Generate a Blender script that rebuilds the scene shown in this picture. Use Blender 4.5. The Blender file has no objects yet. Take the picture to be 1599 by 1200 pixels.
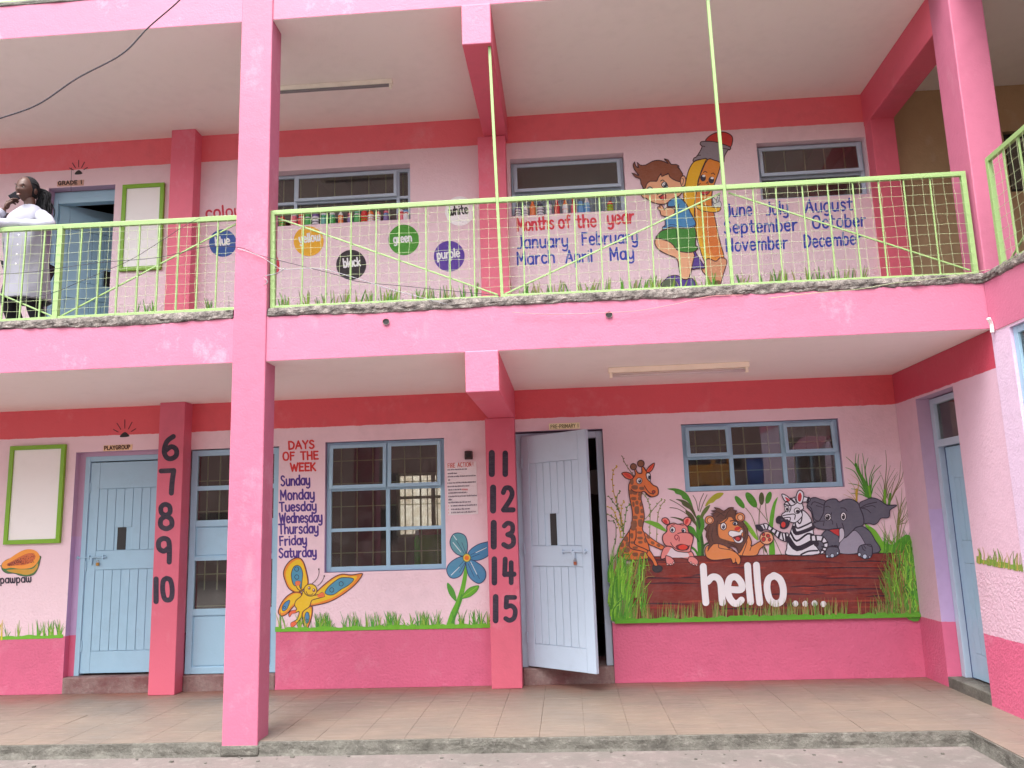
import bpy, math, random
from mathutils import Vector, Matrix, noise
from mathutils.geometry import tessellate_polygon
random.seed(7)
S = bpy.context.scene
COL = S.collection
R = math.radians

# ---------------------------------------------------------------- camera
F_PX, W_PX, H_PX = 1267.094, 1599.0, 1200.0
CAM = Vector((0.54961, -5.85577, 1.43823))
PITCH, YAW, ROLL = 0.170604, -0.0625579, -0.0317691
fw = Vector((math.sin(YAW)*math.cos(PITCH), math.cos(YAW)*math.cos(PITCH), math.sin(PITCH)))
r0 = Vector((math.cos(YAW), -math.sin(YAW), 0)); u0 = r0.cross(fw)
rt = r0*math.cos(ROLL) + u0*math.sin(ROLL)
up = -r0*math.sin(ROLL) + u0*math.cos(ROLL)
cd = bpy.data.cameras.new('camera'); cam = bpy.data.objects.new('camera', cd); COL.objects.link(cam)
cd.sensor_fit = 'HORIZONTAL'; cd.sensor_width = 36; cd.lens = F_PX/W_PX*36
cd.clip_start = 0.05; cd.clip_end = 500
M = Matrix.Identity(4)
for i in range(3):
    M[i][0] = rt[i]; M[i][1] = up[i]; M[i][2] = -fw[i]; M[i][3] = CAM[i]
cam.matrix_world = M
S.camera = cam

# ---------------------------------------------------------------- light
SUN_EL, SUN_AZ = R(62), R(200)       # azimuth measured from +Y clockwise: behind the camera, a little to its left
w = bpy.data.worlds.new('World'); S.world = w; w.use_nodes = True
nt = w.node_tree; nt.nodes.clear()
sky = nt.nodes.new('ShaderNodeTexSky'); sky.sky_type = 'NISHITA'; sky.sun_disc = False
sky.sun_elevation = SUN_EL; sky.sun_rotation = SUN_AZ; sky.dust_density = 4; sky.air_density = 1.2
hs = nt.nodes.new('ShaderNodeHueSaturation'); hs.inputs['Saturation'].default_value = 0.22   # bright overcast: little blue
bg = nt.nodes.new('ShaderNodeBackground'); bg.inputs[1].default_value = 0.15
wo = nt.nodes.new('ShaderNodeOutputWorld')
nt.links.new(sky.outputs[0], hs.inputs['Color']); nt.links.new(hs.outputs[0], bg.inputs[0]); nt.links.new(bg.outputs[0], wo.inputs[0])
sl = bpy.data.lights.new('sun', 'SUN'); sl.energy = 1.1; sl.angle = R(25); sl.color = (1, .96, .92)
so = bpy.data.objects.new('sun', sl); COL.objects.link(so)
sd = Vector((math.sin(SUN_AZ)*math.cos(SUN_EL), math.cos(SUN_AZ)*math.cos(SUN_EL), math.sin(SUN_EL)))
so.rotation_euler = sd.to_track_quat('Z', 'Y').to_euler(); so.location = (0, -5, 12)
S.view_settings.view_transform = 'Standard'; S.view_settings.look = 'None'
S.view_settings.gamma = 1; S.view_settings.exposure = 1.78; S.view_settings.use_curve_mapping = False
S.render.engine = 'CYCLES'
try:
    S.cycles.max_bounces = 8; S.cycles.diffuse_bounces = 5; S.cycles.transparent_max_bounces = 16
except Exception: pass

# ---------------------------------------------------------------- measured places (metres)
H1, H2, H3, H4 = 2.70, 3.05, 5.53, 5.85     # soffit, beam top, upper soffit, upper beam top
D, DP = 1.824, 1.665                        # rear wall, pier fronts
XR, XW = 3.625, 3.857                       # right wing face, pillar's far side
XL = -9.0
def ray(px, py):
    return fw + rt*((px-W_PX/2)/F_PX) - up*((py-H_PX/2)/F_PX)
def at(px, py, axis, v):
    d = ray(px, py); return CAM + d*((v-CAM[axis])/d[axis])
def aty(px, py, Y): return at(px, py, 1, Y)

# ---------------------------------------------------------------- materials
def lin(c):
    out = []
    for v in c:
        v = v/255.0
        out.append(v/12.92 if v <= .04045 else ((v+.055)/1.055)**2.4)
    return tuple(out)+(1,)
class NB:
    def __init__(s, m): s.t = m.node_tree; s.n = s.t.nodes; s.l = s.t.links
    def new(s, k, **kw):
        n = s.n.new(k)
        for a, b in kw.items(): setattr(n, a, b)
        return n
    def link(s, a, b): s.l.new(a, b)
    def math(s, op, a, b=None, c=None):
        n = s.new('ShaderNodeMath', operation=op)
        for i, v in enumerate((a, b, c)):
            if v is None: continue
            if isinstance(v, (int, float)): n.inputs[i].default_value = v
            else: s.link(v, n.inputs[i])
        return n.outputs[0]
    def mix(s, f, a, b, mode='MIX'):
        n = s.new('ShaderNodeMix', data_type='RGBA', blend_type=mode)
        for sock, v in ((n.inputs[0], f), (n.inputs[6], a), (n.inputs[7], b)):
            if isinstance(v, (int, float)): sock.default_value = v
            elif isinstance(v, tuple): sock.default_value = v
            else: s.link(v, sock)
        return n.outputs[2]
    def noise(s, pos, scale, detail=4, rough=.55, sc=None):
        if sc:
            m = s.new('ShaderNodeMapping'); m.inputs['Scale'].default_value = sc; s.link(pos, m.inputs[0]); pos = m.outputs[0]
        n = s.new('ShaderNodeTexNoise'); n.inputs['Scale'].default_value = scale
        n.inputs['Detail'].default_value = detail; n.inputs['Roughness'].default_value = rough
        s.link(pos, n.inputs['Vector']); return n.outputs[0]
    def ramp(s, f, a, b):
        n = s.new('ShaderNodeMapRange'); n.inputs[1].default_value = a; n.inputs[2].default_value = b
        s.link(f, n.inputs[0]); return n.outputs[0]
def base(name):
    m = bpy.data.materials.new(name); m.use_nodes = True; b = NB(m)
    p = b.n['Principled BSDF']; geo = b.new('ShaderNodeNewGeometry')
    return m, b, p, geo.outputs['Position']
def bump(b, p, h, strength, dist=.01):
    n = b.new('ShaderNodeBump'); n.inputs['Strength'].default_value = strength; n.inputs['Distance'].default_value = dist
    if not isinstance(h, (int, float)): b.link(h, n.inputs['Height'])
    b.link(n.outputs[0], p.inputs['Normal'])
def paint(name, c, rough=.55, var=.10, bs=.25, scale=60, dirt=.0, zones=None, rc=None, wear=0):
    """painted plaster / painted metal. zones: [(z, colour)] colour used above z. rc: roughcast below this height"""
    m, b, p, pos = base(name)
    big = b.noise(pos, 1.3, 5); mid = b.noise(pos, 9, 5); fine = b.noise(pos, scale, 3)
    col = lin(c)
    if zones:
        sep = b.new('ShaderNodeSeparateXYZ'); b.link(pos, sep.inputs[0])
        wob = b.noise(pos, 7, 5, .7, (1, 1, .15))
        z = b.math('ADD', sep.outputs[2], b.math('MULTIPLY', b.math('SUBTRACT', wob, .5), .022))
        for zz, cc in zones:
            f = b.math('GREATER_THAN', z, zz)
            col = b.mix(f, col, lin(cc))
    k = b.math('ADD', 1-var, b.math('MULTIPLY', b.math('ADD', b.ramp(big, .3, .7), b.ramp(mid, .3, .7)), var))
    col = b.mix(1.0, col, b.mix(k, (0, 0, 0, 1), (1, 1, 1, 1)), 'MULTIPLY')
    # faded streaks where the roller ran thin
    st = b.ramp(b.noise(pos, 3.2, 6, .65, (1, 1, .45)), .60, .74)
    col = b.mix(b.math('MULTIPLY', st, var*.9), col, (.85, .80, .80, 1))
    if wear:
        pt = b.ramp(b.noise(pos, 2.1, 9, .74, (1, 1, .8)), .56, .70)
        col = b.mix(b.math('MULTIPLY', pt, wear), col, (.88, .66, .74, 1))
        sc_ = b.ramp(b.noise(pos, 16, 9, .8, (.5, 1, 2.6)), .66, .72)
        col = b.mix(b.math('MULTIPLY', sc_, wear*1.2), col, (.82, .74, .72, 1))
        dr = b.ramp(b.noise(pos, 5, 6, .7, (2.2, 1, .22)), .60, .78)
        col = b.mix(b.math('MULTIPLY', dr, wear*.55), col, (.42, .22, .28, 1))
    if dirt:
        dn = b.ramp(b.noise(pos, 4, 9, .78), .56, .74)
        col = b.mix(b.math('MULTIPLY', dn, dirt), col, (.12, .10, .09, 1))
        ch = b.ramp(b.noise(pos, 21, 6, .8), .69, .71)
        col = b.mix(b.math('MULTIPLY', ch, min(.6, dirt*3)), col, (.20, .17, .16, 1))
    b.link(col, p.inputs['Base Color']); 
    b.link(b.math('ADD', rough-.06, b.math('MULTIPLY', mid, .12)), p.inputs['Roughness'])
    h = b.math('ADD', b.math('MULTIPLY', fine, .5), b.math('MULTIPLY', mid, .8))
    if rc:
        sep2 = b.new('ShaderNodeSeparateXYZ'); b.link(pos, sep2.inputs[0])
        m1 = b.math('LESS_THAN', sep2.outputs[2], rc)
        r2 = b.noise(pos, 45, 2, .5)
        h = b.math('ADD', h, b.math('MULTIPLY', m1, b.math('MULTIPLY', r2, 1.6)))
    bump(b, p, h, bs, .012)
    return m
def plain(name, c, rough=.5, metal=0, spec=None):
    m, b, p, pos = base(name)
    k = b.ramp(b.noise(pos, 25, 4), .25, .75)
    col = b.mix(b.math('MULTIPLY', k, .16), lin(c), (.6, .6, .6, 1), 'MULTIPLY')
    b.link(col, p.inputs['Base Color']); p.inputs['Roughness'].default_value = rough; p.inputs['Metallic'].default_value = metal
    return m
BAND, WALL, DADO, FASCIA, PIER = (220, 88, 98), (234, 204, 214), (210, 100, 134), (194, 112, 140), (208, 98, 120)
M_wall1 = paint('wall_paint_ground_floor', DADO, zones=[(.52, WALL), (2.421, BAND)], rc=1.02, bs=.36, wear=.12, dirt=.06)
M_wall2 = paint('wall_paint_upper_floor', WALL, zones=[(5.238, (238, 112, 124))], rc=3.75, bs=.5, wear=.10, dirt=.03)  # band lighter than downstairs, offsetting the weaker light under this ceiling
M_wall2b = paint('wall_paint_upper_floor_plain', WALL)
M_reveal = paint('lavender_reveal_paint', DADO, zones=[(.52, (188, 160, 200)), (1.45, (190, 158, 186))], bs=.2)
M_wallR = paint('wall_paint_right_wing', DADO, zones=[(.52, (218, 182, 200)), (2.421, (196, 70, 92))], rc=.98, bs=.42, wear=.12, dirt=.05)
M_fascia = paint('pink_beam_paint', FASCIA, dirt=.06, bs=.35, wear=.30)
M_column = paint('pink_column_paint', (188, 104, 132), bs=.3, wear=.16)
M_pier = paint('coral_pier_paint', PIER, bs=.25, wear=.16, dirt=.03)
M_pier2 = paint('upper_pier_paint', (228, 108, 132), bs=.25, wear=.16)  # pier colour lifted to make up for dim light under the ceiling
M_coral = paint('coral_beam_paint', (222, 98, 120), bs=.22)
M_ceil = paint('ceiling_distemper', (246, 236, 233), var=.05, dirt=.07, bs=.2)
M_brown = paint('brown_unpainted_wall', (180, 150, 116), var=.12, bs=.4)
M_blue = paint('light_blue_gloss_paint', (156, 192, 214), rough=.38, var=.06, dirt=.16, bs=.12)
M_bluegrey = paint('grey_blue_gloss_paint', (178, 194, 212), rough=.4, var=.06, dirt=.14, bs=.12)
M_deepblue = plain('deep_blue_paint', (30, 62, 120), .4)
M_lime = paint('lime_green_gloss_paint', (148, 178, 114), rough=.4, var=.06, dirt=.10, bs=.1)
M_wire = plain('pale_green_wire', (170, 182, 140), .45)
M_frameg = paint('leaf_green_frame_paint', (122, 172, 22), rough=.4, var=.05, bs=.1)
M_board = paint('whiteboard_surface', (238, 234, 234), rough=.4, var=.06, dirt=.06, bs=.05)
M_dark = plain('dark_metal', (34, 32, 34), .5)
M_steel = plain('dull_steel', (150, 150, 156), .35, .8)
M_brass = plain('brass_lock', (176, 132, 70), .35, .7)
M_black = plain('black_cable', (46, 40, 52), .6)
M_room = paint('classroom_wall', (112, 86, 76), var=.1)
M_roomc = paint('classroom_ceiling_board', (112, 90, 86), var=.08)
M_bar = plain('olive_bar_paint', (186, 184, 136), .5)

def glass():
    m, b, p, pos = base('window_glass')
    b.n.remove(p)
    out = b.n['Material Output']
    tr = b.new('ShaderNodeBsdfTransparent'); tr.inputs[0].default_value = (.86, .88, .86, 1)
    gl = b.new('ShaderNodeBsdfGlossy'); gl.inputs['Roughness'].default_value = .015; gl.inputs[0].default_value = (.95, .95, .95, 1)
    fr = b.new('ShaderNodeFresnel'); fr.inputs[0].default_value = 1.6
    mx = b.new('ShaderNodeMixShader'); b.link(b.math('MULTIPLY', fr.outputs[0], 1.35), mx.inputs[0]); b.link(tr.outputs[0], mx.inputs[1]); b.link(gl.outputs[0], mx.inputs[2])
    df = b.new('ShaderNodeBsdfDiffuse'); df.inputs[0].default_value = (.45, .42, .40, 1)
    d = b.math('ADD', .03, b.math('MULTIPLY', b.ramp(b.noise(pos, 7, 7, .72), .45, .8), .12))
    m2 = b.new('ShaderNodeMixShader'); b.link(d, m2.inputs[0]); b.link(mx.outputs[0], m2.inputs[1]); b.link(df.outputs[0], m2.inputs[2])
    b.link(m2.outputs[0], out.inputs[0]); return m
M_glass = glass()

def concrete(name, c1, c2, scale=3, bs=.5, cracks=True, spots=.5):
    m, b, p, pos = base(name)
    n1 = b.ramp(b.noise(pos, scale, 8, .62), .35, .65); n2 = b.noise(pos, 38, 6, .7); n3 = b.ramp(b.noise(pos, scale*4.5, 7, .7), .52, .70)
    col = b.mix(n1, lin(c1), lin(c2))
    col = b.mix(b.math('MULTIPLY', b.ramp(n2, .35, .75), .35), col, (.10, .09, .08, 1))
    col = b.mix(b.math('MULTIPLY', n3, spots*.4), col, (.5, .47, .43, 1))
    if cracks:
        v = b.new('ShaderNodeTexVoronoi', feature='DISTANCE_TO_EDGE'); v.inputs['Scale'].default_value = 1.1
        wv = b.new('ShaderNodeVectorMath', operation='ADD')
        nn = b.new('ShaderNodeTexNoise'); nn.inputs['Scale'].default_value = 2.5; nn.inputs['Detail'].default_value = 8
        b.link(pos, nn.inputs['Vector']); b.link(pos, wv.inputs[0]); b.link(nn.outputs[1], wv.inputs[1]); b.link(wv.outputs[0], v.inputs['Vector'])
        cr = b.math('LESS_THAN', v.outputs['Distance'], .012)
        cr = b.math('MULTIPLY', cr, b.ramp(b.noise(pos, 1.7, 3), .5, .6))
        col = b.mix(b.math('MULTIPLY', cr, .5), col, (.06, .05, .045, 1))
    b.link(col, p.inputs['Base Color']); p.inputs['Roughness'].default_value = .85
    bump(b, p, b.math('ADD', n2, b.math('MULTIPLY', n1, .6)), bs, .02); return m
M_ground = concrete('worn_pinkish_concrete', (122, 110, 108), (106, 100, 96), 2.2, .35, False)
M_kerb = concrete('grey_kerb_concrete', (112, 110, 102), (74, 72, 66), 5, .7, False)
M_rubble = concrete('broken_grey_concrete', (156, 146, 140), (60, 53, 52), 16, 1.0, False, 1.0)
def tile_mat():
    m, b, p, pos = base('worn_floor_tile')
    oi = b.new('ShaderNodeObjectInfo')
    n1 = b.ramp(b.noise(pos, 1.6, 6, .6), .35, .65); n2 = b.ramp(b.noise(pos, 6, 8, .68, (.6, 2.2, 1)), .35, .7)
    sep = b.new('ShaderNodeSeparateXYZ'); b.link(pos, sep.inputs[0])
    col = b.mix(n1, lin((128, 114, 101)), lin((112, 103, 94)))
    col = b.mix(b.math('MULTIPLY', n2, .35), col, lin((112, 102, 96)))
    # redder towards the rear wall, the edge broken up by noise
    red = b.ramp(b.math('ADD', sep.outputs[1], b.math('MULTIPLY', b.noise(pos, 2.4, 5), .9)), 1.85, 2.35)
    col = b.mix(b.math('MULTIPLY', red, .55), col, lin((150, 78, 62)))
    col = b.mix(b.math('MULTIPLY', oi.outputs['Random'], .05), col, (.2, .16, .13, 1))
    col = b.mix(b.math('MULTIPLY', b.ramp(b.noise(pos, 90, 3), .55, .8), .3), col, (.16, .13, .11, 1))
    sm = b.ramp(b.noise(pos, 2.6, 9, .75, (1, 1.8, 1)), .50, .66); col = b.mix(b.math('MULTIPLY', sm, .38), col, (.13, .105, .09, 1))
    wt = b.ramp(b.noise(pos, 7, 8, .72, (.7, 2, 1)), .60, .74); col = b.mix(b.math('MULTIPLY', wt, .3), col, (.52, .45, .38, 1))
    b.link(col, p.inputs['Base Color']); b.link(b.math('ADD', .42, b.math('MULTIPLY', n2, .25)), p.inputs['Roughness'])
    bump(b, p, n2, .12, .01); return m
M_tile = tile_mat()
M_grout = plain('floor_grout', (110, 95, 83), .9)
M_step = concrete('red_oxide_step', (120, 74, 74), (150, 128, 124), 4, .5, False)

# ---------------------------------------------------------------- mesh helpers
class MB:
    def __init__(s): s.v = []; s.f = []; s.m = []
    def quad(s, a, b, c, d, mi=0):
        k = len(s.v); s.v += [tuple(a), tuple(b), tuple(c), tuple(d)]; s.f.append((k, k+1, k+2, k+3)); s.m.append(mi)
    def box(s, x0, x1, y0, y1, z0, z1, mi=0, mis=None):
        k = len(s.v)
        s.v += [(x, y, z) for z in (z0, z1) for y in (y0, y1) for x in (x0, x1)]
        fs = [(0, 2, 3, 1), (4, 5, 7, 6), (0, 1, 5, 4), (2, 6, 7, 3), (0, 4, 6, 2), (1, 3, 7, 5)]  # bottom top front back left right
        for i, f in enumerate(fs): s.f.append(tuple(k+j for j in f)); s.m.append(mis[i] if mis else mi)
        return s
    def tube(s, pts, r, n=6, mi=0, cap=True):
        pts = [Vector(p) for p in pts]; rings = []
        for i, p in enumerate(pts):
            t = (pts[min(i+1, len(pts)-1)]-pts[max(i-1, 0)])
            if t.length < 1e-9: t = Vector((0, 0, 1))
            t.normalize(); a = t.orthogonal() if i == 0 else prev - t*prev.dot(t)
            if a.length < 1e-6: a = t.orthogonal()
            a.normalize(); prev = a; b = t.cross(a); rr = r[i] if isinstance(r, (list, tuple)) else r
            k = len(s.v); s.v += [tuple(p+(a*math.cos(2*math.pi*j/n)+b*math.sin(2*math.pi*j/n))*rr) for j in range(n)]; rings.append(k)
        for k, l in zip(rings, rings[1:]):
            for j in range(n): s.f.append((k+j, k+(j+1) % n, l+(j+1) % n, l+j)); s.m.append(mi)
        if cap:
            s.f.append(tuple(rings[0]+j for j in range(n))[::-1]); s.f.append(tuple(rings[-1]+j for j in range(n))); s.m += [mi, mi]
        return s
    def bar(s, a, b, w, t, mi=0):
        """rectangular section between two points (thickness t towards Y)"""
        a = Vector(a); b = Vector(b); d = (b-a).normalized(); y = Vector((0, 1, 0))
        if abs(d.y) > .9: y = Vector((1, 0, 0))
        n = d.cross(y).normalized(); y = n.cross(d).normalized(); k = len(s.v)
        for p in (a, b):
            for q, e in ((-1, -1), (1, -1), (1, 1), (-1, 1)): s.v.append(tuple(p+n*q*w/2+y*e*t/2))
        for f in ((0, 1, 2, 3), (7, 6, 5, 4), (0, 4, 5, 1), (1, 5, 6, 2), (2, 6, 7, 3), (3, 7, 4, 0)):
            s.f.append(tuple(k+j for j in f)); s.m.append(mi)
        return s
    def lathe(s, prof, n=12, c=(0, 0, 0), mi=None):
        rings = []
        for r, z in prof:
            k = len(s.v); s.v += [(c[0]+r*math.cos(2*math.pi*j/n), c[1]+r*math.sin(2*math.pi*j/n), c[2]+z) for j in range(n)]; rings.append(k)
        for i, (k, l) in enumerate(zip(rings, rings[1:])):
            for j in range(n): s.f.append((k+j, k+(j+1) % n, l+(j+1) % n, l+j)); s.m.append(mi[i] if mi else 0)
        s.f.append(tuple(rings[0]+j for j in range(n))[::-1]); s.f.append(tuple(rings[-1]+j for j in range(n)))
        s.m += [mi[0] if mi else 0, mi[-1] if mi else 0]
        return s
    def build(s, name, mats, parent=None, bevel=0, smooth=False, loc=None, fix=True):
        me = bpy.data.meshes.new(name)
        if loc is not None: vs = [(a-loc[0], b-loc[1], c-loc[2]) for a, b, c in s.v]
        else: vs = s.v
        me.from_pydata(vs, [], s.f)
        if not isinstance(mats, (list, tuple)): mats = [mats]
        for m in mats: me.materials.append(m)
        me.polygons.foreach_set('material_index', s.m)
        if smooth: me.polygons.foreach_set('use_smooth', [True]*len(s.f))
        me.update()
        o = bpy.data.objects.new(name, me); COL.objects.link(o)
        if loc is not None: o.location = loc
        if parent is not None:
            o.parent = parent
            pl = worldloc(parent)
            o.location = Vector(o.location) - pl
        if bevel:
            bm = o.modifiers.new('bevel', 'BEVEL'); bm.width = bevel; bm.segments = 2; bm.limit_method = 'ANGLE'
        return o
def worldloc(o):
    p = Vector((0, 0, 0))
    while o is not None: p += Vector(o.location); o = o.parent
    return p
def thing(name, label, cat, loc=(0, 0, 0), group=None):
    o = bpy.data.objects.new(name, None); o.empty_display_size = .2; COL.objects.link(o); o.location = loc
    tag(o, label, cat, group); return o
def tag(o, label=None, cat=None, group=None, kind=None):
    if label: o['label'] = label
    if cat: o['category'] = cat
    if group: o['group'] = group
    if kind: o['kind'] = kind
    return o
def inst(src, name, loc, parent=None, rz=0, scale=None, rot=None):
    o = src.copy(); COL.objects.link(o); o.parent = parent
    o.location = Vector(loc) - (worldloc(parent) if parent else Vector((0, 0, 0)))
    if rot: o.rotation_euler = rot
    elif rz: o.rotation_euler.z = rz
    if scale: o.scale = scale
    return o
# ================================================================ SETTING
tag(MB().box(-60, 60, -70, 12, -.6, -.095).build('ground', M_ground), kind='structure')
vf = MB()
vf.box(XL, XR+.2, .012, D+.2, -.5, -.006); vf.box(3.14, XR+.2, -8, .012, -.5, -.006)
veranda = tag(vf.build('veranda_floor', M_grout), kind='structure')
T = .312
tm = MB().box(0, T-.0018, 0, T-.0018, -.02, 0); tile0 = tm.build('floor_tile', M_tile, veranda, bevel=.0010)
tile0.location = (-5, .02, 0)
k = 0
nY = 6; hY = (D-.02)/nY
for i in range(-17, 13):
    for j in range(nY):
        x = -.02 + i*T; y = .02 + j*hY
        if x+T > XR+.1: continue
        o = tile0 if k == 0 else inst(tile0, 'floor_tile', (0, 0, 0), veranda)
        o.location = (x + random.uniform(-.0008, .0008), y, random.uniform(-.0012, .0004)); o.rotation_euler.z = random.uniform(-.001, .001)
        o.scale = (1, (hY-.0018)/(T-.0018), 1); k += 1
for j in range(1, 12):
    for i in range(2):
        o = inst(tile0, 'floor_tile', (3.145+i*.246, .016-j*T, 0), veranda); o.scale = (.2445/(T-.0018), 1, 1)
# kerb: weathered concrete edge of the veranda, its face chipped
def rough_strip(path, prof, amp, seed, name, mat, parent=None, step=.03, sc=9, out=Vector((0, -1, 0)), sub=1):
    """sweep a (out, z) profile along a straight path, displaced by noise"""
    a, b = Vector(path[0]), Vector(path[1]); L = (b-a).length; n = max(2, int(L/step)); g = MB()
    m = len(prof)
    for i in range(n+1):
        p = a.lerp(b, i/n)
        for j, (o_, z_, k_) in enumerate(prof):
            vv = (.62+.5*noise.noise(Vector((p.x*.9+seed*3, p.y*.9, 0)))) if amp == .0095 else 1
            q = p + out*o_ + Vector((0, 0, z_ if z_ > 0 else z_*vv))
            q2 = Vector((q.x*.55, q.y*.55, q.z*1.3)); s1 = noise.fractal(q2*sc+Vector((seed, 0, 0)), .8, 2.1, 5); s2 = noise.fractal(q2*sc+Vector((0, seed, 7)), .8, 2.1, 4)
            g.v.append(tuple(q + out*amp*k_*s1 + Vector((0, 0, amp*k_*.9*s2))))
    for i in range(n):
        for j in range(m-1):
            g.f.append((i*m+j, i*m+j+1, (i+1)*m+j+1, (i+1)*m+j)); g.m.append(0)
    return g.build(name, mat, parent)
kp = [(0.0, -.0105, .15), (.008, -.014, .5), (.012, -.035, 1), (.016, -.06, 1), (.02, -.085, .8), (.03, -.11, .4)]
kb = tag(rough_strip(((XL, .012, .008), (3.14, .012, .008)), kp, .010, 3, 'kerb', M_kerb), kind='structure')
kb2 = tag(rough_strip(((3.14, .012, .008), (3.14, -8, .008)), kp, .010, 5, 'kerb', M_kerb, out=Vector((-1, 0, 0))), kind='structure')
# loose chips of mortar on the ground by the kerb
rb = MB()
for i in range(70):
    x = random.uniform(-5, 3.0); y = -abs(random.gauss(0, .25))-.03; s = random.uniform(.004, .014)
    c = Vector((x, y, -.095)); pts = [c+Vector((random.uniform(-s, s), random.uniform(-s, s), 0)) for _ in range(4)]
    rb.box(x-s, x+s*random.uniform(.4, 1), y-s*.7, y+s*.6, -.096, -.095+s*random.uniform(.3, .9))
tag(rb.build('concrete_chips', M_kerb), kind='stuff', label='small grey mortar chips scattered on the courtyard ground along the kerb', cat='debris')

# ================================================================ SCHOOL BUILDING
B = thing('school_building', 'two storey pink school building with open verandas and painted murals', 'building', (0, 1, 0))
def wall_y(name, mat, x0, x1, z0, z1, Y, th, ops, mats_extra=(), rev=None, label=None):
    """wall whose front faces -Y at Y; ops = [(xa, xb, za, zb)]; rev = material index for the reveals of an opening"""
    g = MB(); xs = sorted({x0, x1, *[min(max(v, x0), x1) for o in ops for v in o[:2]]}); zs = sorted({z0, z1, *[v for o in ops for v in o[2:4]]})
    def inside(x, z): return any(o[0] < x < o[1] and o[2] < z < o[3] for o in ops)
    for xa, xb in zip(xs, xs[1:]):
        for za, zb in zip(zs, zs[1:]):
            if inside((xa+xb)/2, (za+zb)/2): continue
            g.quad((xa, Y, za), (xb, Y, za), (xb, Y, zb), (xa, Y, zb)); g.quad((xb, Y+th, za), (xa, Y+th, za), (xa, Y+th, zb), (xb, Y+th, zb), 1)
    for i, o in enumerate(ops):
        a, b, c, d = o[:4]; mi = o[4] if len(o) > 4 else 0
        g.quad((a, Y, c), (a, Y, d), (a, Y+th, d), (a, Y+th, c), mi); g.quad((b, Y, d), (b, Y, c), (b, Y+th, c), (b, Y+th, d), mi)
        g.quad((a, Y, d), (b, Y, d), (b, Y+th, d), (a, Y+th, d), mi); g.quad((a, Y, c), (a, Y+th, c), (b, Y+th, c), (b, Y, c), mi)
    g.quad((x0, Y, z1), (x1, Y, z1), (x1, Y+th, z1), (x0, Y+th, z1), 0)
    w_ = g.build(name, [mat, M_room, M_reveal], B)
    if label: w_['label'] = label
    return w_
PX0, PX1 = -3.337, -3.087      # pier carrying 6-10
QX0, QX1 = -.180, .082         # pier carrying 11-15
OP1 = (-4.25, PX0+.02, .02, 2.265, 2); OP2 = (PX1-.02, -2.21, .02, 2.25, 0)
W1 = (-1.755, -.600, 1.040, 2.270, 2); OP3 = (QX1-.01, .912, .02, 2.300, 2); W2 = (1.648, 3.093, 1.678, 2.310, 2)
OP4 = (-4.72, -4.000, 3.0, 5.048, 2); U1 = (-2.42, -.901, 4.490, 5.085, 0); U2 = (.118, 1.260, 4.460, 5.065, 0); U3 = (2.571, 3.622, 4.487, 5.080, 0)
U0 = (-6.6, -5.6, 4.49, 5.08, 0); W0 = (-6.4, -5.37, 1.05, 2.26, 0)
wall_y('rear_wall', M_wall1, XL, XR+.2, 0, H1, D, .2, [OP1, OP2, W1, OP3, W2, W0], label='light pink ground floor wall with red top band and deep pink base')
wall_y('rear_wall', M_wall2, XL, XR+.2, 3.0, H3, D, .2, [OP4, U1, U2, U3, U0], label='pale pink upper floor wall with red top band')
# slabs: fascia in front, distempered soffit under
def slab(name, x0, x1, y0, y1, z0, z1, label=None):
    o = MB().box(x0, x1, y0, y1, z0, z1, mis=[1, 2, 0, 0, 0, 0]).build(name, [M_fascia, M_ceil, M_kerb], B, bevel=.006)
    if label: o['label'] = label
    return o
slab('floor_slab', XL, XR, 0, 5.45, H1, H2, 'pink edge beam and pale soffit of the middle floor')
slab('floor_slab', XR+.0, 9, .02, 5.45, H1+.002, H2)
slab('roof_slab', XL, XR+.001, 0, 5.45, H3, H4, 'light pink top edge beam with grey soffit')
slab('roof_slab', XR+.001, 9, .003, 5.45, H3+.002, H4+.01)
# right wing slabs run towards the camera
slab('wing_floor_slab', XR-.018, 9, -3.3, .0, H1-.03, H2-.01, 'pink beam of the right wing turning towards the courtyard')
slab('wing_roof_slab', XR+.02, 9, -3.3, -.003, H3+.004, H4+.01)
MB().box(XL, 9, D+.02, D+.22, H4, 8.6).build('rear_wall', M_wall2b, B)['label'] = 'pale wall of the top storey above the upper beam'
# columns and piers
MB().box(-1.924, -1.667, -.012, .20, -.085, 7.2).build('column', M_column, B, bevel=.008)['label'] = 'pink square column standing at the veranda edge'
MB().box(-8.6, -8.34, -.012, .20, -.085, 7.2).build('column', M_column, B, bevel=.008)
cf = MB().box(-1.936, -1.655, -.024, .21, -.10, -.018).build('column_foot', M_kerb, B, bevel=.02)
for z0, z1, a in ((0, H1, 'deep pink pier painted with the numbers 6 to 10'), (3.0, H3, 'pink upper pier between the grade one door and the colour discs')):
    MB().box(PX0, PX1, DP, D+.01, z0, z1).build('pier', M_pier if z0 == 0 else M_pier2, B, bevel=.006)['label'] = a
for z0, z1, a in ((0, 2.42, 'deep pink pier painted with the numbers 11 to 15'), (3.0, 5.25, 'deep pink upper pier between the white disc and the month names')):
    MB().box(QX0-.008, QX1+.004, DP, D+.01, z0, z1).build('pier', M_pier if z0 == 0 else M_pier2, B, bevel=.006)['label'] = a
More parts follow.
